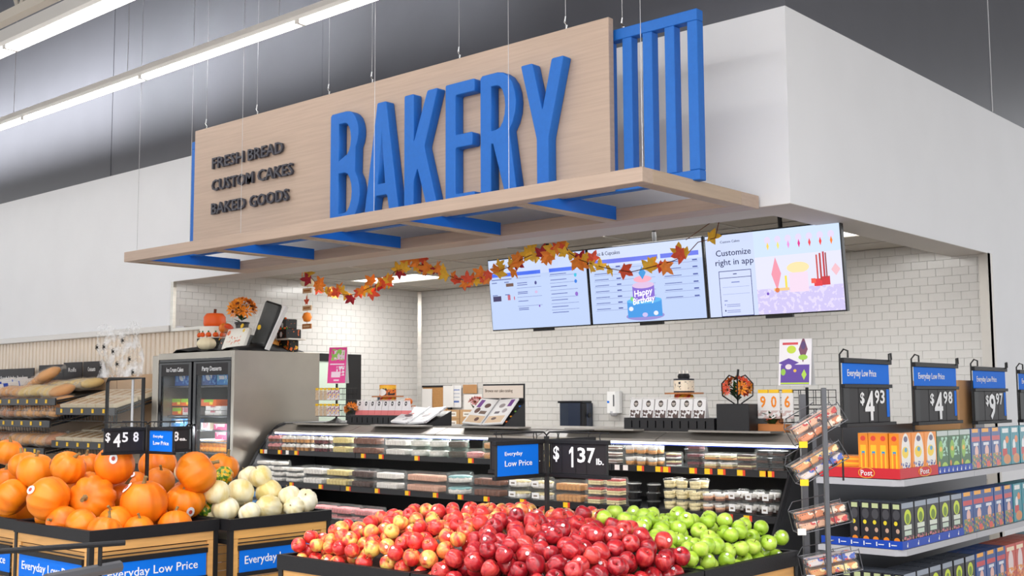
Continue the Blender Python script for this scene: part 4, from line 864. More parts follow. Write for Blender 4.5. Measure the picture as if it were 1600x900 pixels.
# sheet cake in clear box, tilted; black cake box with window; ghost cake
print_mat('sheet_print', (246, 242, 232), [('cells', 0, .11, .12, .05, 26, .56, (230, 140, 110)), ('e', -.14, .2, .03, .03, (236, 110, 40)), ('e', .12, .22, .02, .02, (250, 210, 40))], (0, 2))
t = thing('sheet_cake', 'white iced sheet cake in a clear box leaning on the cooler top', 'cake', (-10.42, 7.2, zf+.02)); t.rotation_euler = (math.radians(-22), 0, 0)
MB().cbox(-.19, .19, 0, .06, 0, .26, .015).build('cake', 'sheet_print', t); MB().cbox(-.21, .21, -.03, .075, -.01, .285, .01).build('clear_box', 'clam', t); MB().lathe([(.026, 0), (.026, .003)], 14).build('price_sticker', 'tag_yellow', t, loc=(.11, -.032, .26), rot=(math.radians(90), 0, 0))
b = MB(); b.sm = True; b.lathe([(0, 0), (.05, .01), (.055, .03), (.02, .05), (0, .05)], 10, fn=lambda a: 1+.15*math.cos(6*a)); b.build('icing_flower', 'petal_red', t, loc=(-.15, -.02, .24))
t = thing('cake_box', 'tall black cake box with a clear lid standing behind the sheet cake', 'box', (-10.22, 7.42, zf+.05)); t.rotation_euler = (math.radians(-12), math.radians(14), 0)
MB().cbox(-.16, .13, 0, .03, 0, .50, .02).build('tray', 'icing_black', t); MB().cbox(-.15, .12, -.05, 0, .02, .48, .02).build('clear_lid', 'clam', t); MB().hexa([(.13, -.02, .0), (.155, -.02, .0), (.155, .03, 0), (.13, .03, 0), (.2, -.02, .5), (.225, -.02, .5), (.225, .03, .5), (.2, .03, .5)]).build('open_lid', 'p_white', t)
MB().lathe([(.028, 0), (.028, .003)], 14).build('price_sticker', 'tag_yellow', t, loc=(-.03, -.055, .2), rot=(math.radians(90), 0, 0))
print_mat('ghost_print', (26, 26, 28), [('e', -.05, .05, .022, .035, (240, 240, 238)), ('e', .04, .06, .02, .03, (240, 240, 238)), ('e', -.04, .17, .018, .028, (240, 240, 238)), ('e', .035, .16, .018, .028, (240, 240, 238)), ('noise', 40, .66, (230, 110, 40))], (0, 2))
t = thing('cake', 'two tier black cake with white ghosts and orange trim on the cooler top', 'cake', (-10.22, 7.78, zf+.13)); MB().cbox(-.18, .2, -.12, .12, 0, .015, .004).build('cake_board', 'icing_white', t)
MB().cbox(-.14, .14, -.1, .1, .016, .12, .008).build('tier', 'ghost_print', t); MB().cbox(-.11, .09, -.08, .08, .121, .23, .008).build('tier', 'ghost_print', t)
kd = MB().lathe([(.010, 0), (.014, .01), (.006, .02), (0, .022)], 6); kdo, kdg = kd.mesh('icing_dab', 'icing_orange'), MB().lathe([(.010, 0), (.014, .01), (.006, .02), (0, .022)], 6).mesh('icing_dab', 'leaf_green')
for i in range(9): link('icing_dab', (kdo, kdg)[i % 2], t, (-.11+i*.025, -.078, .226)); link('icing_dab', (kdo, kdg)[(i+1) % 2], t, (-.14+i*.035, -.1, .116))
MB().cbox(-.15, .15, -.06, .06, 0, .129, .01).build('plinth', 'harvest_print', loc=(-10.22, 7.78, zf), label='fabric covered block under the black ghost cake', cat='plinth')
# ================================================================== BREAD RACKS AT THE LEFT
mat('bread', (244, 172, 84), .6, var=.25, scale=5); mat('bread_dark', (206, 130, 72), .6, var=.25, scale=5); mat('bread_pale', (250, 214, 126), .6, var=.25, scale=5); mat('rack_wood', (214, 178, 140), .5, var=.1, scale=3)
def bread_rack(label, x0, x1, yl, shelves, tags):
    t = thing('bread_rack', label, 'rack', (x0, yl, 0)); w_ = x1-x0
    MB().box(0, w_, .78, .80, 0, 1.95).build('back_panel', 'rack_wood', t); MB().box(0, w_, 0, .78, 0, .3).build('base', 'black', t)
    for k, (z, dz, y0) in enumerate(shelves):
        y0 -= yl
        s = MB().hexa([(0.01, y0, z), (w_-.01, y0, z), (w_-.01, .76, z+dz), (.01, .76, z+dz), (0.01, y0, z+.012), (w_-.01, y0, z+.012), (w_-.01, .76, z+dz+.012), (.01, .76, z+dz+.012)]).build('shelf', 'black', t)
        MB().cbox(0, w_, y0-.02, y0, z-.045, z+.04, .004).build('price_channel', 'case_black', s)
        for xx in (.02, w_-.02): MB().tube([(xx, y0+.02, z-.02), (xx, .77, z+dz-.03), (xx, .77, z-.25)], .012, 6).build('bracket', 'black', s)
        for q in range(int(w_/.24)): MB().box(.12+q*.24, .165+q*.24, y0-.024, y0-.02, z-.02, z+.025).build('price_tag', 'tag_yellow', s)
        wr = MB()
        for q in range(int(w_/.07)): wr.tube([(q*.07+.03, y0-.005, z-.045), (q*.07+.03, y0+.005, z-.11)], .003, 4, False)
        wr.tube([(0, y0, z-.11), (w_, y0, z-.11)], .004, 4); wr.build('wire_fence', 'black', s, kind='stuff')
    return t
LS = [(1.63, .13, 6.62), (1.37, .2, 6.56), (1.05, .16, 6.5), (.7, .1, 6.45)]
bread_rack('black slanted bread rack at the left edge full of bagged loaves', -16.3, -13.06, 6.6, LS, 1)
RS = [(1.52, .22, 6.62), (1.14, .18, 6.58), (.78, .1, 6.5)]
bread_rack('black slanted rack of flat roll boxes between the loaves and the cooler', -13.04, -11.70, 6.6, RS, 1)
def loaf_mesh(m, l, r, n=10):
    b = MB(); b.sm = True
    pts = [(-l/2+l*i/6, 0, 0) for i in range(7)]; b.tube(pts, [r*k for k in (.35, .85, 1, 1, 1, .85, .35)], n)
    return b.mesh('loaf', m)
def bag_mesh(l, r):
    b = MB(); b.sm = True; rr = random.Random(int(l*1000)); pts = [(-l*.56+l*1.25*i/8, 0, 0) for i in range(9)]
    b.tube(pts, [r*k for k in (.4, 1.06, 1.12, 1.1, 1.12, 1.05, .7, .22, .55)], 10); return b.mesh('bag', 'bag')
lm = {'bread': loaf_mesh('bread', .29, .078), 'bread_dark': loaf_mesh('bread_dark', .27, .085), 'bread_pale': loaf_mesh('bread_pale', .3, .072)}; bgm = bag_mesh(.31, .084)
rb = random.Random(11)
def bagged(x, y, z, m, tilt, yaw_, label, sc=1.0):
    t = thing('bagged_loaf', label, 'bread', (x, y, z), 0, 'bagged bread on the slanted rack'); t.rotation_euler = (tilt, 0, yaw_)
    R = (0, 0, math.pi/2); o = link('loaf', lm[m], t, rot=R); o.scale = (1, 1, .8); link('bag', bgm, t, rot=R).scale = (1, 1, .82); t.scale = (sc, sc, sc)
for k, (z, dz, yl) in enumerate(LS[:3]):
    x = -15.75; i = 0
    while x < -13.12:
        m = [['bread', 'bread', 'bread_pale'], ['bread', 'bread_dark', 'bread'], ['bread_dark', 'bread_dark', 'bread']][k][int((x+16)*1.1) % 3]
        sl = dz/.78
        for lay in range(2 if k == 1 else 1):
            bagged(x+rb.uniform(-.02, .02), yl+.18+lay*.06, z+.105+sl*.18+lay*.11, m, math.atan(sl)+rb.uniform(-.08, .12), rb.uniform(-.3, .3), 'bagged loaf of %s bread on the %s shelf of the left bread rack%s' % ({'bread': 'golden', 'bread_dark': 'brown', 'bread_pale': 'pale'}[m], ('top', 'middle', 'bottom')[k], ', upper layer' if lay else ''), rb.uniform(.88, 1.12))
            if k == 0: bagged(x+rb.uniform(-.02, .02), yl+.56, z+.09+sl*.56+rb.uniform(0, .05), 'bread' if x < -14.2 else 'bread_pale', math.atan(sl), rb.uniform(-.15, .15), 'bagged loaf of bread at the back of the top left bread shelf%s' % (', upper layer' if lay else ''))
        x += rb.uniform(.15, .19); i += 1
for i in range(3): bagged(-14.4+i*.13, 7.05, 1.88+i*.05, 'bread', .45, -.55, 'golden bagged loaf heaped highest in front of the dark bread cards', 1.05)
# white paper bread sleeves at the very left
print_mat('sleeve', (240, 238, 236), [('r', 0, -.12, .2, .03, (40, 80, 190)), ('r', 0, .05, .2, .006, (60, 100, 200))], (0, 1))
for i in range(5):
    o = link('bread_sleeve', faced_box(.13, .5, .09, 'sleeve', 'sleeve', 'sleeve'), None, (-15.62+i*.19, 6.95, 1.80+.02*(i % 2)), (.2, 0, -.1), 'white and blue paper bread sleeve on the top shelf at the left edge', 'bread sleeve', 'paper bread sleeves')
# flat roll boxes on the right rack
print_mat('roll_box', (226, 214, 196), [('r', 0, 0, .07, .12, (196, 160, 116)), ('noise', 25, .62, (240, 232, 220))], (0, 1))
for k, (z, dz, yl) in enumerate(RS[:2]):
    sl = dz/.76
    for i in range(6):
        for j in range(2): link('roll_box', faced_box(.19, .30, .05, 'p_cream', 'p_cream', 'roll_box'), None, (-12.93+i*.205, yl+.18+j*.32, z+.02+sl*(.18+j*.32)-.0), (math.atan(sl), 0, 0), 'flat cream bakery box with a window on the %s right bread shelf' % ('upper', 'lower')[k], 'box', 'flat roll boxes')
# dark header cards above the bread
for x0, x1, z0, z1, s, tl in ((-16.2, -15.12, 1.86, 2.08, 'French & Italian Bread', 0), (-14.98, -14.3, 1.86, 2.11, 'Italian', 0), (-13.84+.0-.47, -13.83, 1.86, 2.13, 'Rolls', 0), (-13.8, -13.36, 1.86, 2.13, 'Croissants', 0)):
    t = thing('header_card', 'charcoal header card reading %s above the bread racks' % s, 'sign', (x0, 7.33, 1.86), 0, 'charcoal bread header cards'); w_ = x1-x0
    MB().box(0, w_, 0, .01, 0, z1-z0).build('card', 'dark_card', t); text(s, .055, t, (w_/2-(.1 if 'French' in s else 0), -.003, (z1-z0)*.55 if 'French' not in s else .07), (1, 0, 0), (0, 0, 1), 'white_ink', width=w_*(.62 if 'French' in s else .42), bold=.006, align='CENTER')
    MB().box(w_*.45, w_*.62, -.004, 0, .0, .03).build('tag', 'tag_white', t)
# framed glass merchandiser beside the cooler, cobweb decoration above it
t = thing('glass_screen', 'black framed glass screen with a silver post beside the cooler', 'screen', (-11.15, 6.40, 0))
MB().tube([(-.36, 0, 0), (-.36, 0, 1.83), (-.33, 0, 1.87), (.36, 0, 1.87), (.36, 0, 0)], .02, 8).build('frame', 'black', t); MB().box(-.34, .34, -.003, .003, .6, 1.86).build('glass_pane', 'glass', t); MB().tube([(.12, .02, .6), (.12, .02, 1.86)], .014, 8).build('silver_post', 'wire', t)
web = MB(); n = 10
for i in range(n+1):
    for j in range(n+1):
        u, v = i/n, j/n; web.v.append((-.5+u*1.0+.03*math.sin(v*9+i), .03*math.sin(u*7+v*5), .58*v+(.06*math.sin(u*9) if j == n else 0)))
for i in range(n):
    for j in range(n):
        web.face([i*(n+1)+j, (i+1)*(n+1)+j, (i+1)*(n+1)+j+1, i*(n+1)+j+1])
t = thing('cobweb', 'stretchy white cobweb decoration with black spiders above the glass screen', 'decoration', (-12.35, 7.0, 1.91)); web.build('web', 'web', t, fix=False)
lg = MB(); lg.sm = False
sp_ = MB(); sp_.lathe([(0, -.018), (.012, -.01), (.014, 0), (.008, .012), (0, .016)], 7)
for q in range(8):
    a = q*math.pi/4+.3; sp_.tube([(0, 0, 0), (.022*math.cos(a), -.012, .022*math.sin(a)), (.04*math.cos(a), .004, .04*math.sin(a))], .0025, 4)
spm = sp_.mesh('spider', 'black')
for x, z in ((-.42, .36), (-.26, .36), (-.05, .30), (.16, .42), (.32, .20), (-.33, .12), (.4, .05), (.05, .15)): link('spider', spm, t, (x, -.05, z))
# doorway with dark frame in the left tiled wall
t = link('door_1', None); t['kind'] = 'structure'; t.location = (XL, 9.3, 0)
D = MB(); D.box(0, .035, 0, .25, 0, 2.24); D.box(0, .035, .74, .99, 0, 2.24); D.box(0, .035, .25, .74, 2.14, 2.24); D.build('door_frame', 'black', t); mat('pale_green', (206, 222, 208), .4); MB().box(.012, .018, .25, .74, 0, 2.14).build('door_panel', 'pale_green', t)
# ================================================================== CEREAL GONDOLA
gx1, gx0, gy0, gy1 = -2.89, -3.44, 6.755, 9.75
gd_ = thing('store_shelf', 'light grey store shelving packed with cereal boxes at the right edge', 'shelving', (gx0, gy0, 0))
def gb_(name, m, x0, x1, y0, y1, z0, z1, par=gd_, c=.003): return MB().cbox(x0-gx0, x1-gx0, y0-gy0, y1-gy0, z0, z1, c).build(name, m, par)
GZ = [(1.106, 1.150), (.693, .735), (.27, .315)]
gb_('back_upright', 'grey_metal', gx0-.03, gx0, gy0+.02, gy1, 0, 1.45); gb_('base', 'black', gx0, gx1-.05, gy0+.05, gy1, 0, .15)
for z0, z1 in GZ:
    for ya, yb in ((gy0, 7.96), (7.965, 9.2), (9.205, gy1)):
        b = MB(); e = .05 if ya == gy0 else 0                     # front corner is chamfered
        A = lambda x, y: (x-gx0, y-gy0)
        b.prism([A(gx0, ya), A(gx1-e, ya), A(gx1, ya+e) if e else A(gx1, ya), A(gx1, yb), A(gx0, yb)] if e else [A(gx0, ya), A(gx1, ya), A(gx1, yb), A(gx0, yb)], z0, z1-.004, 'z'); b.build('shelf', 'shelf_grey', gd_)
# printed carton faces: local front -Y wide w, side narrow, height h
BW, BD, BH = .185, .062, .272
def cereal(name, base, fshapes, sshapes, top):
    f = print_mat('carton_front_'+name, base, fshapes, (0, 2), .35); s = print_mat('carton_side_'+name, base, sshapes, (1, 2), .35)
    return faced_box(BW, BD, BH, f, s, mat('carton_top_'+name, top, .4))
CB = {
 'black': cereal('black', (32, 32, 40), [('r', 0, .255, .085, .016, (150, 160, 176)), ('e', 0, .185, .05, .045, (206, 226, 40)), ('e', 0, .175, .03, .03, (110, 140, 30)), ('r', 0, .125, .055, .014, (220, 228, 214)), ('r', 0, .09, .05, .014, (200, 216, 200)), ('cells', 0, .035, .085, .035, 40, .5, (206, 120, 130)), ('cells', 0, .03, .085, .03, 55, .58, (230, 190, 120))],
   [('r', 0, .25, .02, .014, (190, 200, 150)), ('e', 0, .20, .022, .03, (70, 70, 76)), ('e', .005, .15, .011, .013, (226, 206, 50)), ('e', -.006, .105, .011, .014, (196, 160, 140)), ('e', 0, .05, .018, .016, (240, 140, 40))], (90, 96, 108)),
 'orange': cereal('orange', (246, 146, 30), [('e', .01, .14, .07, .13, (240, 236, 232)), ('e', .01, .235, .03, .018, (90, 86, 120)), ('e', 0, .155, .05, .035, (250, 214, 50)), ('e', .01, .17, .022, .014, (70, 160, 200)), ('cells', 0, .05, .07, .045, 45, .52, (70, 80, 150)), ('e', .02, .04, .03, .025, (226, 150, 70))],
   [('r', 0, .11, .018, .09, (252, 196, 40)), ('r', 0, .15, .01, .012, (60, 150, 200)), ('r', 0, .10, .008, .05, (240, 130, 30)), ('e', 0, .24, .016, .016, (236, 70, 50))], (240, 150, 60)),
 'green': cereal('green', (50, 104, 60), [('r', 0, .255, .09, .016, (190, 200, 196)), ('cells', .03, .17, .05, .06, 30, .5, (170, 214, 190)), ('e', -.03, .15, .035, .06, (140, 190, 70)), ('e', -.03, .155, .022, .016, (240, 190, 60)), ('e', .03, .035, .05, .035, (170, 206, 70)), ('e', -.06, .06, .012, .02, (240, 140, 50))],
   [('e', 0, .2, .012, .02, (190, 170, 60)), ('e', .005, .12, .012, .02, (206, 170, 160)), ('e', -.004, .06, .014, .02, (206, 180, 60)), ('noise', 20, .62, (30, 70, 40))], (120, 150, 120)),
 'blue': cereal('blue', (48, 84, 150), [('r', -.01, .258, .06, .013, (250, 176, 60)), ('r', 0, .20, .08, .016, (206, 70, 80)), ('r', 0, .165, .05, .01, (226, 230, 240)), ('e', .01, .115, .035, .04, (238, 190, 180)), ('cells', 0, .045, .09, .05, 32, .47, (120, 140, 80)), ('cells', 0, .05, .09, .045, 40, .57, (236, 140, 60)), ('e', .03, .025, .035, .022, (224, 90, 80))],
   [('e', 0, .18, .022, .03, (240, 226, 190)), ('e', 0, .12, .02, .022, (240, 150, 40)), ('e', 0, .05, .018, .022, (150, 130, 60)), ('r', 0, .24, .02, .01, (200, 60, 70))], (70, 100, 160)),
 'teal': cereal('teal', (30, 140, 158), [('r', .0, .245, .06, .016, (236, 240, 240)), ('e', .03, .18, .032, .026, (240, 130, 50)), ('e', -.02, .14, .03, .04, (238, 238, 240)), ('r', -.02, .09, .045, .026, (206, 50, 50)), ('e', .02, .04, .07, .035, (216, 140, 80))],
   [('e', 0, .22, .022, .018, (240, 130, 50)), ('r', 0, .12, .02, .05, (220, 230, 230)), ('r', 0, .04, .02, .012, (206, 60, 60))], (40, 150, 170)),
 'rose': cereal('rose', (206, 90, 80), [('e', 0, .14, .05, .09, (240, 220, 220)), ('cells', 0, .06, .09, .05, 35, .5, (240, 160, 80)), ('r', 0, .24, .07, .014, (250, 230, 200))], [('r', 0, .14, .018, .1, (236, 200, 190))], (216, 120, 100))}
PX = gx1-.045
rc_ = random.Random(9); ycol = lambda n: None
def column(kind, y, deep, z, lab, row_):
    for d in range(deep):
        link('cereal_box', CB[kind], None, (PX-d*(BD+.004), y, z+.001), (0, 0, math.pi/2+rc_.uniform(-.03, .03)), '%s cereal box %s%s' % (lab, row_, '' if d == 0 else ', front end column behind the first' if deep > 2 else ', second from the front'), 'cereal box', 'cereal boxes '+row_)
desc = {'black': 'black', 'orange': 'orange and white', 'green': 'dark green', 'blue': 'blue', 'teal': 'teal', 'rose': 'red and pink'}
st = BW+.012
for i, k in enumerate(['black']*5+['blue', 'blue', 'blue', 'blue', 'blue', 'teal', 'teal', 'teal', 'rose', 'rose']): column(k, gy0+.115+i*st, 5 if i == 0 else 2, .733, desc[k], 'on the middle shelf')
for i, k in enumerate(['orange']*3+['green']*3+['blue']*3+['teal']*6): column(k, gy0+.115+i*st, 4 if i == 0 else 1, 1.150, desc[k], 'on the top shelf')
for i, k in enumerate(['black']*6+['blue']*3+['rose']*4+['teal']): column(k, gy0+.115+i*st, 6 if i == 0 else 3, .313, desc[k], 'on the bottom shelf')
# two cartons lying down behind the upright orange ones
for i in range(2):
    o = link('cereal_box', CB['orange'], None, (-3.33+.0*i, gy0+.12+.02*i, 1.152+i*.064), (math.radians(-90), 0, math.radians(0)), 'orange cereal box lying flat, %s of two, at the end of the top shelf' % ('lower', 'upper')[i], 'cereal box'); o.rotation_euler = (math.radians(90), 0, math.radians(90+8*i)); o.location.z += .031
mat('tray_red', (206, 34, 48), .45); mat('tray_blue', (20, 70, 180), .45); mat('tray_gold', (250, 190, 60), .45)
def tray(label, y0, y1, z, m, h=.055, end=True, marks=0):
    t = thing('display_tray', label, 'tray', (PX, y0, z)); d = PX-(-3.42) if end else .2
    MB().cbox(BD/2+.004, BD/2+.008, 0, y1-y0, 0, h, .001).build('tray_front', m, t)
    if end: MB().cbox(-d, BD/2+.008, -.006, -.002, 0, h, .001).build('tray_end', m, t)
    for i in range(marks):
        u = (i+.5)/marks*(y1-y0); mk = MB().box(BD/2+.0085, BD/2+.009, u-.012, u-.006, h*.25, h*.75); mk.build('printed_mark', 'white_ink', t); MB().lathe([(.009, 0), (.009, .0006)], 10).build('printed_mark', 'white_ink', t, loc=(BD/2+.0085, u-.014, h*.35), rot=(0, math.pi/2, 0))
        if end:
            v = -d*(i+.5)/marks; MB().box(v-.004, v+.003, -.0072, -.0065, h*.25, h*.75).build('printed_mark', 'white_ink', t); MB().box(v+.01, v+.045, -.0072, -.0065, h*.42, h*.52).build('printed_mark', 'white_ink', t)
    return t, d
tr_, d = tray('red cardboard tray with a gold ringed logo under the orange cereal', gy0+.012, gy0+.60, 1.150, 'tray_red', .062)
for (o_, r_d, u_d, w_, nz) in (((-d*.43, -.0075, .016), (1, 0, 0), (0, 0, 1), .075, (0, -1, 0)), ((BD/2+.0095, .30, .016), (0, 1, 0), (0, 0, 1), .14, (1, 0, 0))):
    text('Post', .034, tr_, o_, r_d, u_d, 'white_ink', 'logo_lettering', width=w_, bold=.01)
    ring = MB(); cpt = Vector(o_)+Vector(r_d)*w_/2+Vector((0, 0, .016)); ring.tube([cpt+Vector(r_d)*w_*.68*math.cos(a*math.pi/12)+Vector((0, 0, .031*math.sin(a*math.pi/12))) for a in range(25)], .0022, 5, False); ring.build('logo_ring', 'tray_gold', tr_)
tray('blue cardboard tray under the green cereal on the top shelf', gy0+.605, gy0+1.19, 1.150, 'tray_blue', .045, False, 8)
tray('blue cardboard tray with white marks under the black cereal', gy0+.012, gy0+.99, .733, 'tray_blue', .05, True, 6)
# price signs standing over the top shelf
def shelf_sign(label, y0, y1, z0, z1, digits, dim=1):
    t = thing('price_sign', label, 'sign', (-3.05, y0, 1.46), 0, 'price signs over the cereal'); w_ = y1-y0; h = z1-1.46; hb = z0-1.46
    def bx(nm, m, ya, yb, x0, x1, za, zb, par=t): return MB().cbox(x0, x1, ya, yb, za, zb, .0015).build(nm, m, par)
    MB().tube([(-.01, -.012, -.3), (-.01, -.012, h+.02), (0.01, .0, h+.05), (.03, .012, h+.04), (.03, .012, h)], .006, 6).build('wire_stand', 'black', t); MB().tube([(.02, w_-.03, h-.01), (.02, w_-.03, h+.035), (.02, w_-.0, h+.04), (.02, w_+.005, h)], .006, 6).build('wire_hook', 'black', t)
    hm = hb+(h-hb)*.60
    bx('top_bar', 'rim', -.01, w_+.02, -.012, .016, h-.03, h); bx('middle_bar', 'rim', -.01, w_+.02, -.012, .016, hm-.022, hm); bx('bottom_bar', 'rim', -.025, w_+.03, -.015, .03, hb-.022, hb)
    c = bx('blue_card', 'sign_blue', 0, w_, -.003, .004, hm, h-.03); text('Everyday Low Price', .042, c, (.006, w_*.08, hm+(h-.03-hm)*.38), (0, 1, 0), (0, 0, 1), 'white_ink', width=w_*.62, bold=.004)
    p = bx('price_panel', 'dark_card', 0, w_, -.003, .004, hb, hm-.022); bx('panel_edge', 'black', -.008, .07, -.006, .007, hb, hm-.022, p); bx('side_label', 'sign_blue', w_-.05, w_-.012, .004, .006, hb+.03, hm-.03, p)
    for s, u, v, hh, ww in digits: text(s, (hm-hb)*hh, p, (.007, w_*u, hb+(hm-hb)*v), (0, 1, 0), (0, 0, 1), 'white_ink', 'price_digit', width=w_*ww, bold=.02)
    for u in (.3, .52, .72): bx('card_seam', 'rim', w_*u, w_*u+.004, .0035, .0048, hb, hm-.022, p)
P4 = lambda a, b, c: [('$', .33, .50, .30, .09), (a, .43, .07, .78, .20), (b, .65, .50, .36, .10), (c, .77, .50, .36, .10)]
shelf_sign('black and blue price sign reading 4.93, nearest of the row', 6.36, 7.0, 1.49, 1.875, P4('4', '9', '3'))
shelf_sign('black and blue price sign reading 4.98, second of the row', 7.40, 8.12, 1.48, 1.87, P4('4', '9', '8'))
shelf_sign('black and blue price sign reading 9.97, third of the row', 8.46, 9.12, 1.465, 1.86, P4('9', '9', '7'))
shelf_sign('price sign cut off by the right edge of the view', 9.44, 10.1, 1.46, 1.85, P4('5', '9', '8'))
mat('carton', (188, 142, 96), .7, var=.08, scale=6)
link('cardboard_carton', faced_box(.34, .3, .36, 'carton', 'carton', 'carton'), None, (-3.28, 8.48, 1.40), (0, 0, 0), 'plain brown cardboard carton between the second and third price signs', 'carton')
link('cardboard_carton', faced_box(.3, .6, .10, 'carton', 'carton', 'carton'), None, (-3.30, 8.4, 1.15), (0, 0, 0), 'flat brown carton under the upright carton at the back of the top shelf', 'carton')
# ================================================================== WIRE SNACK RACK
R0 = Vector((-2.56, 5.13, 0)); Ur = Vector((.748, .664, 0)).normalized(); Vr = Vector((-Ur.y, Ur.x, 0))
rk = thing('snack_rack', 'grey wire rack with tilted baskets between the green apples and cereal', 'rack', R0, math.atan2(Ur.y, Ur.x))
MB().cbox(-.011, .011, -.011, .011, 0, 1.69, .002).build('front_post', 'grey_metal', rk); MB().cbox(-.06, -.03, .22, .25, 0, 1.66, .002).build('rear_post', 'grey_metal', rk); MB().cbox(-.08, .2, -.06, .3, 0, .03, .004).build('foot', 'grey_metal', rk)
MB().box(-.055, -.03, .01, .23, .2, .225).build('cross_brace', 'grey_metal', rk)
def print_pack(nm, cols): return print_mat(nm, cols[0], [('noise', 26, .56, cols[1]), ('noise', 38, .6, cols[2]), ('noise', 52, .64, cols[3])], (0, 2), .35)
snk = [print_pack('snack_a', [(216, 130, 86), (240, 220, 200), (150, 80, 50), (60, 40, 40)]), print_pack('snack_b', [(210, 200, 200), (60, 90, 180), (226, 90, 70), (240, 170, 90)]), print_pack('snack_c', [(220, 170, 140), (200, 50, 50), (240, 230, 220), (70, 60, 70)]), print_pack('snack_d', [(214, 150, 90), (240, 220, 160), (60, 90, 170), (200, 60, 60)])]
for bi, (u, z, tilt, nm) in enumerate(((-.02, 1.515, 30, 'topmost'), (-.02, 1.335, 30, 'second'), (-.01, 1.075, 13, 'third'), (.03, .855, 11, 'lowest'))):
    Mx = Matrix.Translation((u, .075, z)) @ Matrix.Rotation(-math.radians(tilt), 4, 'Y')
    g = MB(); T = lambda x, y, zz: tuple(Mx @ Vector((x, y, zz)))
    for yy in (-.055, .085):
        g.tube([T(-.13, yy, -.05), T(.13, yy, -.05)], .0028, 5); g.tube([T(-.13, yy, .045), T(.13, yy, .045)], .0022, 5)
        for xx in (-.13, -.04, .045, .13): g.tube([T(xx, yy, -.05), T(xx, yy, .05)], .0022, 5)
    for xx in (-.13, -.065, 0, .065, .13): g.tube([T(xx, -.055, -.05), T(xx, .085, -.05)], .0022, 5)
    g.tube([T(-.13, -.055, .045), T(-.13, .085, .045)], .0022, 5); g.tube([T(-.13, .085, .05), T(-.10, .085, .085), T(.06, .085, .085)], .0025, 5)
    bo = g.build('wire_basket', 'grey_metal', rk); MB().box(-.02, .02, -.0015, .0015, 0, .03).build('price_tag', 'tag_yellow' if bi < 2 else 'tag_white', bo, loc=T(-.125, -.06, -.055))
    for j in range(2):
        W_ = rk.matrix_basis @ Mx
        t = thing('snack_pack', 'clear pack of sweet snacks, %s in the %s basket of the wire rack' % (('lower', 'upper')[j], nm), 'snack', (0, 0, 0), 0, 'snack packs in the wire rack')
        t.matrix_world = Matrix.Translation(R0) @ Matrix.Rotation(math.atan2(Ur.y, Ur.x), 4, 'Z') @ Mx @ Matrix.Translation((0, .014, -.045+j*.048)); 
        MB().cbox(-.115, .115, -.055, .055, .002, .034, .006).build('snack', snk[(bi+j*2) % 4], t); MB().cbox(-.122, .122, -.062, .062, 0, .045, .008).build('clear_lid', 'clam', t)
# ================================================================== MENU SCREENS
PB = (188, 206, 242); INK = (40, 50, 120)
def lines(u0, u1, vs, col=(90, 104, 170), h=.0045): return [('r', (u0+u1)/2, v, (u1-u0)/2, h, col) for v in vs]
SW_, SHH = 1.245, .70
s1 = [('r', .6, .62, .65, .09, (200, 214, 246)), ('r', .17, .545, .14, .018, (70, 110, 236)), ('r', .52, .545, .16, .018, (70, 110, 236)), ('r', .95, .545, .16, .018, (70, 110, 236))] + lines(.03, .3, [.50]) + lines(.36, .68, [.50, .40, .31, .22], (120, 134, 196), .002) + lines(.37, .5, [.45, .43, .36, .345, .27, .20, .185], (80, 94, 170), .0035) + lines(.79, 1.13, [.49, .42, .35, .28, .22, .16], (120, 134, 196), .002) + lines(.80, 1.0, [.505, .45, .385, .315, .255, .19, .135], (80, 94, 170), .0035) + [('r', .27, .44, .05, .016, (110, 80, 70)), ('r', .09, .31, .055, .026, (50, 40, 90)), ('r', .25, .315, .018, .026, (190, 90, 110)), ('e', .32, .305, .006, .02, (200, 60, 80)), ('e', .61, .44, .014, .018, (60, 60, 130)), ('e', .61, .35, .018, .014, (210, 180, 220)), ('e', .64, .21, .009, .011, (120, 60, 180)), ('e', 1.11, .48, .016, .018, (50, 190, 220)), ('e', 1.11, .42, .016, .018, (40, 120, 220)), ('e', 1.11, .30, .018, .02, (140, 100, 200))] + lines(.03, .1, [.47, .345]) + lines(.2, .26, [.47, .345])
s2 = [('r', .6, .62, .65, .09, (208, 220, 248)), ('r', .40, .575, .38, .02, (104, 120, 232)), ('r', 1.01, .575, .20, .02, (104, 120, 232))] + lines(.05, .74, [.505, .45, .395, .34, .285, .23, .175, .12], (140, 152, 206), .0018) + lines(.06, .22, [.52, .465, .41, .355, .3, .245, .19, .135], (90, 104, 170), .0035) + lines(.31, .36, [.52, .41, .355, .3, .245, .19, .135], (70, 84, 160), .006) + lines(.83, 1.2, [.50, .44, .375, .31, .25, .19], (140, 152, 206), .0018) + lines(.84, 1.02, [.515, .455, .39, .325, .265, .2], (90, 104, 170), .0035) + lines(1.14, 1.19, [.515, .455, .39, .325, .265, .2], (70, 84, 160), .006) + [('e', .60, .05, .21, .04, (150, 140, 210)), ('r', .60, .115, .19, .075, (60, 150, 226)), ('e', .60, .19, .19, .03, (90, 180, 236)), ('r', .60, .255, .12, .07, (130, 100, 206)), ('e', .60, .33, .12, .03, (220, 190, 226)), ('e', .60, .385, .10, .03, (240, 170, 190)), ('d', .60, .44, .04, .06, (50, 150, 220)), ('e', .47, .21, .02, .02, (120, 210, 120)), ('e', .45, .12, .025, .02, (230, 235, 250)), ('e', .72, .07, .025, .02, (230, 235, 250)), ('e', .60, .06, .03, .02, (200, 190, 240))]
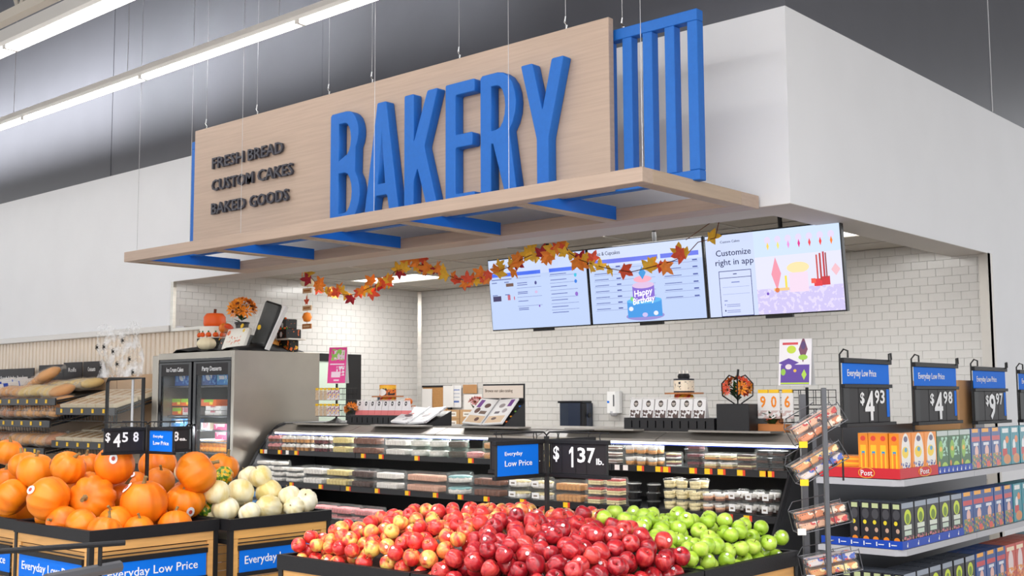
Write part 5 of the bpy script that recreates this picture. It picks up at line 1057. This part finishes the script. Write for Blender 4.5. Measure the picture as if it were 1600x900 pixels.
s3 = [('r', .87, .35, .40, .35, (226, 226, 250)), ('r', .87, .60, .40, .12, (206, 224, 250)), ('r', .87, .10, .40, .11, (206, 196, 240)), ('cells', .87, .10, .40, .11, 26, .55, (226, 216, 250))] + [('e', .60+i*.095, .615-.0*i, .028, .03, (226, 214, 248)) for i in range(7)] + [('d', .60+i*.095, .565, .012, .035, [(250, 210, 90), (236, 226, 120), (236, 150, 220), (226, 40, 140), (236, 60, 70), (240, 60, 50), (250, 130, 40)][i]) for i in range(7)] + [('d', .66, .33, .045, .14, (240, 150, 170)), ('e', .86, .37, .10, .045, (246, 226, 170)), ('r', .86, .25, .085, .08, (240, 216, 236)), ('r', .745, .26, .010, .05, (240, 220, 80)), ('r', .70, .20, .07, .012, (240, 200, 140)), ('e', .66, .195, .02, .02, (220, 120, 60)), ('r', 1.03, .235, .035, .03, (226, 50, 60)), ('r', 1.10, .245, .035, .035, (206, 40, 50)), ('r', .99, .25, .02, .02, (240, 90, 70)), ('r', 1.06, .36, .008, .11, (180, 50, 40)), ('r', 1.09, .37, .008, .11, (190, 40, 50)), ('r', 1.03, .36, .007, .10, (200, 70, 60)), ('r', 1.11, .37, .006, .10, (150, 60, 50)), ('d', 1.19, .33, .04, .05, (240, 190, 200)), ('e', .57, .17, .012, .012, (110, 70, 190))]
s3 += [('r', .27, .195, .158, .196, INK), ('r', .27, .195, .152, .190, (206, 216, 246)), ('r', .27, .33, .152, .0025, INK), ('r', .27, .36, .018, .004, INK)] + lines(.14, .4, [.25, .19], (150, 164, 216), .0015) + lines(.23, .31, [.29], (110, 124, 190), .004) + lines(.15, .18, [.135], (110, 124, 190), .004) + lines(.17, .30, [.10, .085, .05, .035], (140, 150, 206), .003) + [('e', .155, .10, .007, .008, (150, 160, 216)), ('e', .155, .05, .007, .008, INK)]
mat('screen_ink', (44, 54, 124), .5); mat('screen_white', (240, 244, 255), .5, emit=.8)
def screen(label, x0, shapes, k):
    t = thing('menu_screen', label, 'screen', (x0, 8.60, 2.335), 0, 'menu screens'); t.rotation_euler = (math.radians(6), 0, math.radians(0))
    MB().cbox(-.012, SW_+.012, -.0, .05, -.012, SHH+.012, .004).build('bezel', 'black_gloss', t)
    pm = print_mat('screen_%d' % k, PB if k < 3 else (204, 216, 248), shapes, (0, 2), emit=.86); p = MB().box(0, SW_, -.004, .0, 0, SHH).build('display_panel', pm, t)
    MB().box(SW_*.42, SW_*.62, .01, .04, -.035, -.012).build('sensor_bar', 'black', t); MB().tube([(SW_/2, .06, .3), (SW_/2, .2, .5), (SW_/2, .2, .87)], .02, 8).build('ceiling_mount', 'black', t)
    if k == 1: text('Customize Your Cake', .036, p, (.05, -.006, .615), (1, 0, 0), (0, 0, 1), 'screen_ink', width=.42)
    if k == 2:
        text('Cakes & Cupcakes', .036, p, (.04, -.006, .635), (1, 0, 0), (0, 0, 1), 'screen_ink', width=.33)
        text('Happy', .06, p, (.5, -.006, .225), (1, .0, .12), (0, 0, 1), 'screen_white', width=.2, bold=.01); text('Birthday', .06, p, (.48, -.006, .155), (1, 0, .12), (0, 0, 1), 'screen_white', width=.24, bold=.01)
    if k == 3:
        text('Custom Cakes', .022, p, (.15, -.006, .63), (1, 0, 0), (0, 0, 1), 'screen_ink', width=.19); text('Customize', .055, p, (.10, -.006, .52), (1, 0, 0), (0, 0, 1), 'screen_ink', width=.34, bold=.003); text('right in app', .055, p, (.09, -.006, .44), (1, 0, 0), (0, 0, 1), 'screen_ink', width=.37, bold=.003)
    return t
screen('ceiling hung menu screen listing cake decorating choices, left of three', -7.89, s1, 1)
screen('ceiling hung menu screen with a blue birthday cake, middle of three', -6.61, s2, 2)
screen('ceiling hung screen inviting customers to customize in an app', -5.325, s3, 3)
# ================================================================== LEAF GARLAND
GP = [(-10.43, 3.06), (-10.26, 2.92), (-10.06, 2.85), (-9.84, 2.8), (-9.7, 2.78), (-9.52, 2.81), (-9.36, 2.85), (-9.17, 2.87), (-9.09, 2.92), (-8.98, 2.99), (-8.8, 3.01), (-8.61, 3.03), (-8.38, 2.98), (-8.19, 2.89), (-8.05, 2.84), (-7.86, 2.82), (-7.66, 2.84), (-7.53, 2.87), (-7.32, 2.92), (-7.2, 2.97), (-7.08, 3.0), (-6.88, 3.02), (-6.68, 3.07), (-6.61, 2.98), (-6.5, 2.91), (-6.39, 2.87), (-6.21, 2.81), (-5.92, 2.75), (-5.75, 2.77), (-5.48, 2.81), (-5.34, 2.85), (-5.22, 2.95), (-5.05, 2.97)]
t = thing('leaf_garland', 'garland of orange, yellow and red autumn leaves strung under the ceiling', 'garland', (-7.7, 8.25, 3.0)); Q = lambda x, z, y=0: Vector((x+7.7, y, z-3.0))
MB().tube([Q(-10.43, 3.15)]+[Q(x, z) for x, z in GP]+[Q(-5.0, 3.15)], .004, 5).build('string', 'flower_core', t); MB().tube([Q(-8.61, 3.03), Q(-8.75, 3.15)], .003, 5).build('string', 'flower_core', t); MB().tube([Q(-5.34, 2.98), Q(-5.0, 3.15)], .003, 5).build('string', 'flower_core', t)
lo = []
for k in range(5):                                                  # five lobed maple leaf
    a = math.radians(90+(k-2)*62); L_ = (.55, .85, 1.0, .85, .55)[k]; lo += [(L_*math.cos(a-.27)*.72, L_*math.sin(a-.27)*.72), (L_*math.cos(a), L_*math.sin(a)), (L_*math.cos(a+.27)*.72, L_*math.sin(a+.27)*.72)]
    if k < 4: a2 = math.radians(90+(k-1.5)*62); lo.append((.46*math.cos(a2), .46*math.sin(a2)))
lo = lo+[(0, -.25)]
lcols = [mat('leaf_yellow', (255, 200, 60), .6, var=.12, scale=3), mat('leaf_orange', (255, 146, 50), .6, var=.15, scale=3), mat('leaf_red', (244, 92, 60), .6, var=.15, scale=3), mat('leaf_crimson', (176, 30, 50), .6, var=.2, scale=3)]
lms = []
for c in lcols:
    b = MB(); b.add([(0, .12, .08)]+[(x, y+.12, .1*math.sin(x*3)) for x, y in lo], [(0, 1+i, 1+(i+1) % len(lo)) for i in range(len(lo))]); lms.append(b.mesh('leaf', c, fix=False))
rg = random.Random(4)
for i in range(len(GP)-1):
    (xa, za), (xb, zb_) = GP[i], GP[i+1]; n = max(3, int(math.hypot(xb-xa, zb_-za)/.05))
    if xa > -6.3: n = max(1, n//2 + (1 if rg.random() < .5 else 0))
    for k in range(n):
        u = (k+rg.random())/n; o = link('leaf', rg.choice([lms[0], lms[0], lms[0], lms[1], lms[1], lms[1], lms[2], lms[2], lms[3]]), t, Q(xa+(xb-xa)*u+rg.uniform(-.02, .02), za+(zb_-za)*u+rg.uniform(-.05, .05), rg.uniform(-.04, .03)), (rg.uniform(.9, 2.2), rg.uniform(-2.6, 2.6), rg.uniform(-.2, 1.2))); s = rg.uniform(.07, .115); o.scale = (s, s, s)
# hanging wooden autumn ornament
t = thing('hanging_ornament', 'string of autumn wood cut-outs hanging under the garland start', 'ornament', (-11.0, 8.68, 3.165)); mat('pale_wood', (226, 190, 150), .6)
MB().tube([(0, 0, 0), (0, 0, -.66)], .003, 5).build('string', 'rack_wood', t)
for z, m in ((-.22, 'pale_wood'), (-.43, 'pale_wood'), (-.65, 'bread_dark')): pl = MB().cbox(-.085, .085, -.008, .008, z-.03, z+.03, .004).build('plank_tag', m, t); MB().box(-.06, .06, -.0095, -.008, z-.010, z+.010).build('plank_print', 'bread_dark' if m == 'pale_wood' else 'pale_wood', pl)
lf = link('leaf_cutout', lms[2], t, (0, -.01, -.37), (math.pi/2, 0, 0)); lf.scale = (.085,)*3
b = MB(); b.sm = True; b.lathe([(0, -.06), (.04, -.05), (.06, 0), (.04, .05), (0, .06)], 16, fn=lambda a: 1-.08*abs(math.sin(4*a))); b.build('pumpkin_cutout', 'leaf_orange', t, loc=(0, 0, -.54))
b = MB(); b.sm = True; b.lathe([(0, -.05), (.07, -.045), (.095, 0), (.06, .045), (0, .05)], 18, fn=lambda a: 1-.08*abs(math.sin(5*a))); b.build('white_pumpkin', 'white_pumpkin', t, loc=(0, 0, -.12)); lf = link('leaf', lms[0], t, (.05, -.05, -.02), (1.5, 0, .4)); lf.scale = (.1,)*3; lf = link('leaf', lms[1], t, (-.04, -.05, -.04), (1.5, 0, -.6)); lf.scale = (.08,)*3
# ================================================================== ON THE BACK WALL
t = thing('towel_dispenser', 'dark blue paper towel dispenser mounted on the tiled wall', 'dispenser', (-8.98, 11.385, 1.28)); mat('dispenser_blue', (40, 48, 66), .25); mat('dispenser_black', (26, 27, 32), .3)
b = MB(); b.prism([(-.2, 0), (.2, 0), (.21, -.1), (.16, -.2), (0, -.23), (-.16, -.2), (-.21, -.1)], 0, .30, 'z'); b.build('cover', 'dispenser_blue', t); MB().cbox(-.2, .2, -.2, -.01, .30, .325, .006).build('top_cap', 'dispenser_black', t); MB().cbox(.12, .2, -.2, -.0, .02, .3, .01).build('side_cover', 'dispenser_black', t); MB().cbox(-.16, .16, -.2, -.02, -.02, 0, .004).build('towel_slot', 'wire', t); MB().lathe([(.03, 0), (.03, .012)], 12).build('lock', 'dispenser_black', t, loc=(.215, -.09, .15), rot=(0, math.pi/2, 0))
t = thing('soap_dispenser', 'white soap dispenser on the tiled wall right of the towel dispenser', 'dispenser', (-8.42, 11.39, 1.42))
b = MB(); b.prism([(-.09, 0), (.09, 0), (.095, -.06), (.06, -.1), (-.06, -.1), (-.095, -.06)], .04, .30, 'z'); b.build('cover', 'white_plastic', t); b = MB(); b.sm = True; b.lathe([(.0, -.0), (.03, .0), (.055, .035), (.055, .06)], 12); b.build('nozzle', 'shelf_grey', t, loc=(0, -.05, 0)); MB().box(.03, .045, -.105, -.095, .12, .26).build('level_window', 'grey_metal', t); MB().box(-.06, -.03, -.104, -.1, .16, .185).build('logo_mark', 'sign_blue', t)
t = thing('notice_board', 'cork notice board with papers on the tiled wall behind the order book', 'notice board', (-11.78, 11.36, 1.42)); mat('cork', (196, 146, 92), .8, var=.15, scale=40)
MB().box(0, .55, 0, .02, 0, .38).build('cork', 'cork', t); MB().box(-.01, .56, -.006, .022, .38, .405).build('frame', 'case_black', t); MB().box(.5, .56, -.006, .022, 0, .38).build('frame', 'case_black', t)
for x, z, w_, h_ in ((.0, .0, .2, .36), (.42, .10, .2, .30)): MB().box(x, x+w_, -.012, -.009, z, z+h_).build('paper', 'label_paper', t)
print_mat('notice_print', (236, 236, 238), [('r', .08, .24, .06, .006, (90, 120, 190)), ('r', .08, .19, .06, .004, (150, 160, 190)), ('r', .08, .14, .06, .004, (150, 160, 190)), ('r', .08, .08, .05, .012, (90, 120, 190))], (0, 2))
MB().box(0, .17, -.014, -.011, 0, .3).build('wall_notice', 'notice_print', None, loc=(-11.2, 11.38, 1.52), label='printed notice taped to the tiles beside the cork board', cat='notice')
MB().box(0, .34, -.012, -.009, 0, .26).build('wall_notice', 'label_paper', None, loc=(-10.98, 11.38, 1.44), label='large blank white paper taped to the tiles right of the cork board', cat='notice')
MB().box(0, .26, -.010, -.007, 0, .12).build('wall_notice', 'carton', None, loc=(-11.0, 11.38, 1.71), label='brown paper strip taped to the tiles above the white paper', cat='notice')
# small boxes stacked on the back worktop
MB().cbox(-11.7, -7.5, 10.75, 11.38, 1.22, 1.26, .004).build('worktop', 'case_steel', label='steel worktop along the tiled wall behind the display case', cat='worktop'); MB().cbox(-11.7, -7.5, 10.8, 11.36, 0, 1.219, .004).build('cabinet', 'grey_metal', label='grey cabinet under the steel worktop by the tiled wall', cat='cabinet')
print_mat('supply_print', (196, 156, 112), [('r', 0, .06, .06, .03, (236, 230, 222)), ('r', 0, .06, .04, .008, (150, 140, 130))], (0, 2))
for i in range(3):
    for j in range(2): link('supply_box', faced_box(.23, .25, .115, 'supply_print', 'carton', 'carton'), None, (-11.0+i*.245, 11.05, 1.261+j*.117), (0, 0, .02*i), 'small brown supply box with a white label, %s row, on the back worktop' % ('lower', 'upper')[j], 'box', 'supply boxes on the back worktop')
# ================================================================== ON THE CASE COUNTER
ZT = 1.386
def wire_spinner(label, loc, h, w_, tiers, s=1):
    t = thing('spinner_rack', label, 'rack', loc); b = MB(); b.lathe([(.14, 0), (.13, .012), (.05, .04), (.018, .06)], 16); b.build('base', 'black', t); MB().tube([(0, 0, .05), (0, 0, h)], .012, 8).build('post', 'black', t)
    for k, (z0, z1) in enumerate(tiers):
        g = MB()
        for yy in (-.1, .1):
            for zz in (z0, (z0+z1)/2, z1): g.tube([(-w_/2, yy, zz), (w_/2, yy, zz)], .003, 5)
            for i in range(7): g.tube([(-w_/2+w_*i/6, yy, z0), (-w_/2+w_*i/6, yy, z1)], .003, 5)
        for xx in (-w_/2, w_/2):
            for zz in (z0, z1): g.tube([(xx, -.1, zz), (xx, .1, zz)], .003, 5)
        g.build('wire_grid', 'black', t)
    return t
sp1 = wire_spinner('black wire spinner of candles and toppers at the left end of the counter', (-9.45, 7.86, ZT), .42, .42, [(.08, .2), (.25, .37)])
print_mat('topper_print', (238, 236, 238), [('noise', 30, .55, (120, 90, 160)), ('noise', 45, .58, (240, 200, 60)), ('noise', 60, .6, (220, 60, 90))], (0, 2)); print_mat('kraft_card', (214, 190, 160), [('noise', 40, .6, (190, 160, 130))], (0, 2))
for i in range(6):
    for j in range(2):
        o = link('topper_card', faced_box(.055, .008, .10, 'kraft_card' if i < 3 else 'topper_print', 'p_white', 'p_white'), None, (-9.45-.17+i*.066, 7.74, ZT+.085+j*.165), label='%s card hanging on the %s row of the left wire spinner' % ('plain kraft' if i < 3 else 'colourful candle', ('lower', 'upper')[j]), cat='card', group='cards on the left spinner')
        MB().box(-.026, .026, -.005, -.0042, .103, .125).build('price_tag', 'tag_yellow', o)
print_mat('pink_poster', (236, 60, 150), [('r', .02, .30, .06, .05, (246, 214, 230)), ('cells', .0, .30, .07, .06, 26, .5, (150, 210, 90)), ('r', 0, .20, .08, .006, (250, 230, 240)), ('cells', .04, .13, .045, .05, 34, .5, (246, 230, 240)), ('r', -.01, .09, .05, .03, (250, 220, 236)), ('r', 0, .03, .03, .008, (250, 220, 236))], (0, 2))
def tent(label, loc, rz, m, w_, h, back='p_white'):
    t = thing('tent_card', label, 'tent card', loc, rz); d = h*.28
    fr_ = faced_box(w_, .004, h, m, back, back); o = link('front_panel', fr_, t, (0, -d/2, 0), (math.atan(-d*.5/h), 0, 0)); o2 = link('rear_panel', faced_box(w_, .004, h, back, back, back), t, (0, d/2, 0), (math.atan(d*.5/h), 0, 0)); MB().box(-w_/2, w_/2, -d/2, d/2, 0, .003).build('floor_panel', back, t)
    return t
tent('pink cake poster tent card standing on the left wire spinner', (-9.43, 7.86, ZT+.425), math.radians(28), 'pink_poster', .20, .38)
# black slotted trays of gift bags
def slotted_tray(label, loc, w_, d, h, riser=None):
    t = thing('display_riser', label, 'riser', loc); b = MB()
    b.box(-w_/2, w_/2, -d/2, d/2, h-.01, h); b.build('top', 'case_black', t)
    n = max(6, int(w_/.075)); 
    for yy, nm in ((-d/2, 'front'), (d/2-.01, 'back')):
        f = MB(); xs = [-w_/2+w_*i/n for i in range(n+1)]
        f.box(-w_/2, w_/2, yy, yy+.01, 0, h*.22); f.box(-w_/2, w_/2, yy, yy+.01, h*.78, h-.011)
        for i in range(n): f.box(xs[i]+(.006 if i else 0), xs[i+1]-(.006 if i < n-1 else 0), yy, yy+.01, h*.22, h*.78)
        me = f.mesh('slotted_side', 'case_black'); bm = bmesh.new(); bm.from_mesh(me); bmesh.ops.remove_doubles(bm, verts=bm.verts[:], dist=.0002); bm.to_mesh(me); bm.free(); link('slotted_side', me, t)
    for xx in (-w_/2, w_/2-.01): MB().box(xx, xx+.01, -d/2+.01, d/2-.01, 0, h-.011).build('end_side', 'case_black', t)
    return t
slotted_tray('black slotted riser holding pink gift bags at the left of the counter', (-8.72, 7.88, ZT), .86, .26, .095)
slotted_tray('black slotted riser holding gift bags near the wire spinner at the right', (-5.1, 7.72, ZT-.03+.03), .84, .30, .10)
print_mat('bag_print_l', (240, 236, 238), [('r', 0, .02, .05, .028, (236, 130, 130)), ('e', 0, .115, .018, .022, (60, 56, 60)), ('r', 0, .115, .012, .005, (220, 216, 216))], (0, 2)); print_mat('bag_print_r', (232, 230, 230), [('cells', 0, .03, .05, .03, 40, .48, (90, 70, 66)), ('e', 0, .11, .022, .026, (70, 60, 54)), ('r', 0, .112, .016, .004, (220, 210, 200)), ('r', 0, .10, .012, .003, (220, 210, 200))], (0, 2))
def gift_bag(label, loc, m, group, w_=.095, h=.17):
    t = thing('gift_bag', label, 'gift bag', loc, 0, group); b = MB(); b.hexa([(-w_/2, -.03, 0), (w_/2, -.03, 0), (w_/2, .03, 0), (-w_/2, .03, 0), (-w_/2*.92, -.006, h), (w_/2*.92, -.006, h), (w_/2*.92, .006, h), (-w_/2*.92, .006, h)]); b.build('bag', m, t); MB().box(-w_*.48, w_*.48, -.009, .009, h, h+.014).build('folded_top', 'clear_bag', t)
for i in range(8): gift_bag('clear gift bag of pink sweets with a dark round seal, left riser', (-9.0+i*.098, 7.80, ZT+.096), 'bag_print_l', 'pink gift bags on the left riser', .095, .14)
for i in range(6): gift_bag('clear gift bag of dark sweets with a dark round seal, right riser', (-5.44+i*.12, 7.64, ZT+.101), 'bag_print_r', 'dark gift bags on the right riser', .115, .145)
flowers('flower_box', 'orange silk flower in a clear box at the left end of the pink gift bags', (-9.06, 7.72, ZT+.096), .05, 7, ['petal_orange', 'petal_orange'], .05, .06, pot=False, leafs=4, ph=.01, seed=5)
def cake_stand(label, loc, r, m, h, body, top, deco):
    t, z = tiered('cake', label, (loc[0], loc[1], loc[2]+h+.013), [(r, .11, body, top)])
    st = thing('cake_stand', 'wooden cake stand with autumn leaves under the %s' % ('black and white cake' if deco else 'orange cake'), 'cake stand', loc); MB().lathe([(r*1.9, h), (r*1.9, h+.012)], 24).build('plate', 'bread_dark', st); MB().lathe([(.05, 0), (.02, .02), (.02, h)], 12).build('stem', 'bread_dark', st)
    for i in range(16): a = i*.4; o = link('leaf', lms[i % 3], st, (r*.9*math.cos(a), r*.9*math.sin(a), h-.03), (rg.uniform(.6, 1.4), 0, a+1.57)); o.scale = (.055,)*3
    return t
print_mat('spider_cake', (242, 228, 204), [('cells', 0, .055, .2, .03, 38, .58, (30, 28, 34)), ('r', 0, .105, .2, .008, (34, 34, 44)), ('r', 0, .006, .2, .006, (34, 34, 44))], (0, 2))
tc_ = cake_stand('cream cake with black spiders and a black crown top on a wooden stand', (-5.12, 7.84, ZT+.101), .082, 'x', .185, 'spider_cake', None, 1)
b = MB(); b.lathe([(.045, .11), (.05, .13), (.04, .15)], 12); b.build('crown_topper', 'icing_black', tc_)
for i in range(6): MB().tube([(.035*math.cos(i*1.05), .035*math.sin(i*1.05), .15), (.035*math.cos(i*1.05), .035*math.sin(i*1.05), .175)], .007, 5).build('candle', 'icing_white', tc_)
print_mat('orange_cake', (236, 120, 30), [('r', 0, .085, .2, .02, (250, 190, 40)), ('cells', 0, .04, .2, .035, 34, .5, (30, 28, 30)), ('e', 0, .035, .05, .035, (240, 238, 236))], (0, 2))
cake_stand('small orange and black cake with a white face on a wooden stand', (-8.72, 7.92, ZT+.096), .085, 'x', .18, 'orange_cake', None, 0)
small_pumpkin('tiny orange pumpkin behind the pink gift bags on the left riser', (-8.42, 7.92, ZT+.23), 'pumpkin', .045, .85)
MB().cbox(-.06, .06, -.05, .05, 0, .095, .005).build('plinth', 'bread_dark', loc=(-8.42, 7.92, ZT+.096), label='small wooden block under the tiny orange pumpkin', cat='plinth')
print_mat('swirl_print', (60, 70, 90), [('noise', 12, .55, (120, 170, 170)), ('noise', 18, .6, (236, 190, 200))], (0, 2))
MB().cbox(-.14, .14, 0, .01, 0, .24, .003).build('picture_card', 'swirl_print', loc=(-9.0, 8.12, ZT+.05), rot=(math.radians(-8), 0, 0), label='dark card with painted swirls standing behind the orange cake', cat='card')
# autumn basket on the tall end of the right riser
MB().cbox(-.16, .12, -.15, .15, 0, .21, .004).build('display_block', 'case_black', loc=(-4.50, 7.72, ZT), label='tall black display block under the wire pumpkin of leaves', cat='block')
t = flowers('wire_pumpkin', 'black wire pumpkin basket filled with red and orange autumn leaves', (-4.56, 7.72, ZT+.211), .05, 22, ['petal_red', 'leaf_red', 'p_amber', 'leaf_orange'], .10, .11, pot=False, leafs=16, ph=.02, seed=8)
for i in range(6):
    a = i*math.pi/3; MB().tube([(.03*math.cos(a), .03*math.sin(a), .0), (.13*math.cos(a), .13*math.sin(a), .06), (.135*math.cos(a), .135*math.sin(a), .15), (.07*math.cos(a), .07*math.sin(a), .215), (0, 0, .19)], .005, 6).build('wire_rib', 'black', t)
MB().tube([(0, 0, .18), (.01, 0, .26)], .009, 6).build('wire_stem', 'black', t)
# open catalogues
print_mat('page_l', (240, 238, 236), [('r', -.07, .26, .025, .05, (110, 40, 140)), ('e', .03, .24, .035, .03, (90, 50, 40)), ('e', -.05, .17, .03, .035, (96, 56, 44)), ('r', .03, .15, .04, .02, (110, 84, 70)), ('r', 0, .06, .10, .045, (226, 196, 160)), ('e', .02, .06, .025, .025, (96, 56, 44))], (0, 1)); print_mat('page_r', (240, 238, 236), [('r', .07, .27, .025, .045, (110, 40, 140)), ('e', -.02, .24, .035, .028, (150, 140, 140)), ('e', .05, .17, .028, .028, (170, 160, 160)), ('r', -.03, .15, .03, .015, (90, 80, 90)), ('r', 0, .06, .10, .045, (226, 196, 160)), ('e', -.02, .07, .03, .018, (90, 60, 50))], (0, 1)); print_mat('page_plain', (238, 238, 240), [('noise', 14, .62, (190, 186, 190)), ('e', 0, .14, .05, .03, (120, 110, 116)), ('e', .02, .18, .02, .015, (206, 120, 110))], (0, 1))
def catalogue(label, loc, tilt, w_, h, pl, pr, header):
    t = thing('catalogue', label, 'catalogue', loc); tl = math.radians(tilt); c, s = math.cos(tl), math.sin(tl)
    MB().prism([(-.02, 0), (h*c+.02, 0), (h*c+.02, h*s), (-.02, .012)], -w_/2-.01, w_/2+.01, 'x').build('easel', 'case_black', t)
    for sx, m in ((-1, pl), (1, pr)):
        b = MB(); b.cbox(-w_/4+.004, w_/4-.004, 0, h, 0, .018, .002); o = b.build('page_block', m, t, loc=(sx*w_/4, -.02, .02), rot=(tl, sx*-.06, 0))
    sp = MB(); sp.tube([(0, -.02, .035), (0, -.02+h*c, .035+h*s)], .009, 6); sp.build('spiral', 'wire', t)
    if header:
        MB().cbox(-w_/2-.01, w_/2+.01, h*c+.02, h*c+.03, 0, h*s+.17, .003).build('backboard', 'case_black', t); hd = MB().box(-w_/2, w_/2-.005, h*c+.014, h*c+.019, h*s+.04, h*s+.155).build('header_card', 'p_cream2', t)
        text('Browse our cake catalog', .03, hd, (-w_/2+.03, h*c+.012, h*s+.095), (1, 0, 0), (0, 0, 1), 'label_print', width=w_*.68)
        for q, cc in enumerate(('p_orange', 'p_amber', 'p_green', 'p_blue')): MB().box(w_/2-.004, w_/2+.004, .02+q*.06, .07+q*.06, .045+q*.045, .058+q*.045).build('index_tab', cc, t)
    return t
mat('p_cream2', (236, 222, 208), .5)
catalogue('open cake catalogue on a black easel with a header card on the counter', (-7.13, 7.64, ZT), 42, .50, .33, 'page_l', 'page_r', True)
catalogue('open white order book lying on a low slanted stand on the counter', (-8.12, 7.66, ZT), 26, .50, .32, 'page_plain', 'page_plain', False)
flowers('flowers', 'pink silk flowers behind the cake catalogue', (-7.75, 8.2, ZT), .05, 8, ['f_pink', 'petal_red'], .07, .2, pot=True, leafs=6, pr=.05, ph=.12, seed=3)
# small planter box and right spinner
t = flowers('planter', 'brown wooden planter with small green plants beside the right wire spinner', (-4.28, 7.75, ZT), .018, 6, ['p_amber', 'petal_red'], .05, .10, pot=False, leafs=22, ph=.04, seed=6); MB().cbox(-.13, .13, -.05, .05, 0, .06, .003).build('planter_box', 'bread_dark', t); MB().cbox(-.05, .06, 0, .05, .06, .14, .003).build('planter_box', 'bread_dark', t)
wire_spinner('black wire spinner of number toppers at the right end of the counter', (-4.05, 7.85, ZT), .33, .36, [(.07, .17), (.2, .31)])
print_mat('nine_print', (234, 230, 228), [('cells', 0, .03, .05, .03, 40, .5, (206, 180, 176))], (0, 2))
for i, (s, x) in enumerate((('9', -4.33), ('0', -4.24), ('6', -4.13))):
    t = thing('number_topper', 'clear bag with an orange number %s on the right spinner' % {'9': 'nine', '0': 'zero', '6': 'six'}[s], 'topper', (x, 7.70, ZT+.10)); MB().cbox(-.048, .048, -.006, .006, 0, .19, .003).build('bag', 'nine_print', t); text(s, .085, t, (0, -.008, .085), (1, 0, 0), (0, 0, 1), 'petal_orange', 'number', width=.045, bold=.02, align='CENTER'); MB().box(-.04, .04, -.007, .007, .19, .215).build('price_tag', 'tag_yellow', t)
print_mat('purple_poster', (240, 236, 240), [('r', 0, .08, .11, .075, (90, 50, 160)), ('d', -.05, .17, .08, .035, (90, 50, 160)), ('r', -.04, .315, .06, .009, (214, 60, 70)), ('e', -.03, .27, .035, .03, (200, 220, 50)), ('d', .06, .27, .035, .10, (120, 60, 90)), ('e', .06, .21, .035, .02, (160, 210, 60)), ('e', .06, .30, .018, .03, (80, 50, 110)), ('e', -.05, .14, .025, .02, (236, 220, 226)), ('d', .07, .08, .02, .04, (180, 220, 60)), ('e', -.09, .10, .018, .025, (150, 200, 60)), ('e', .0, .11, .012, .012, (240, 190, 60)), ('r', 0, .015, .11, .006, (190, 220, 60))], (0, 2))
tent('white and purple party cake tent card on the right wire spinner', (-4.13, 7.85, ZT+.345), math.radians(8), 'purple_poster', .25, .35)
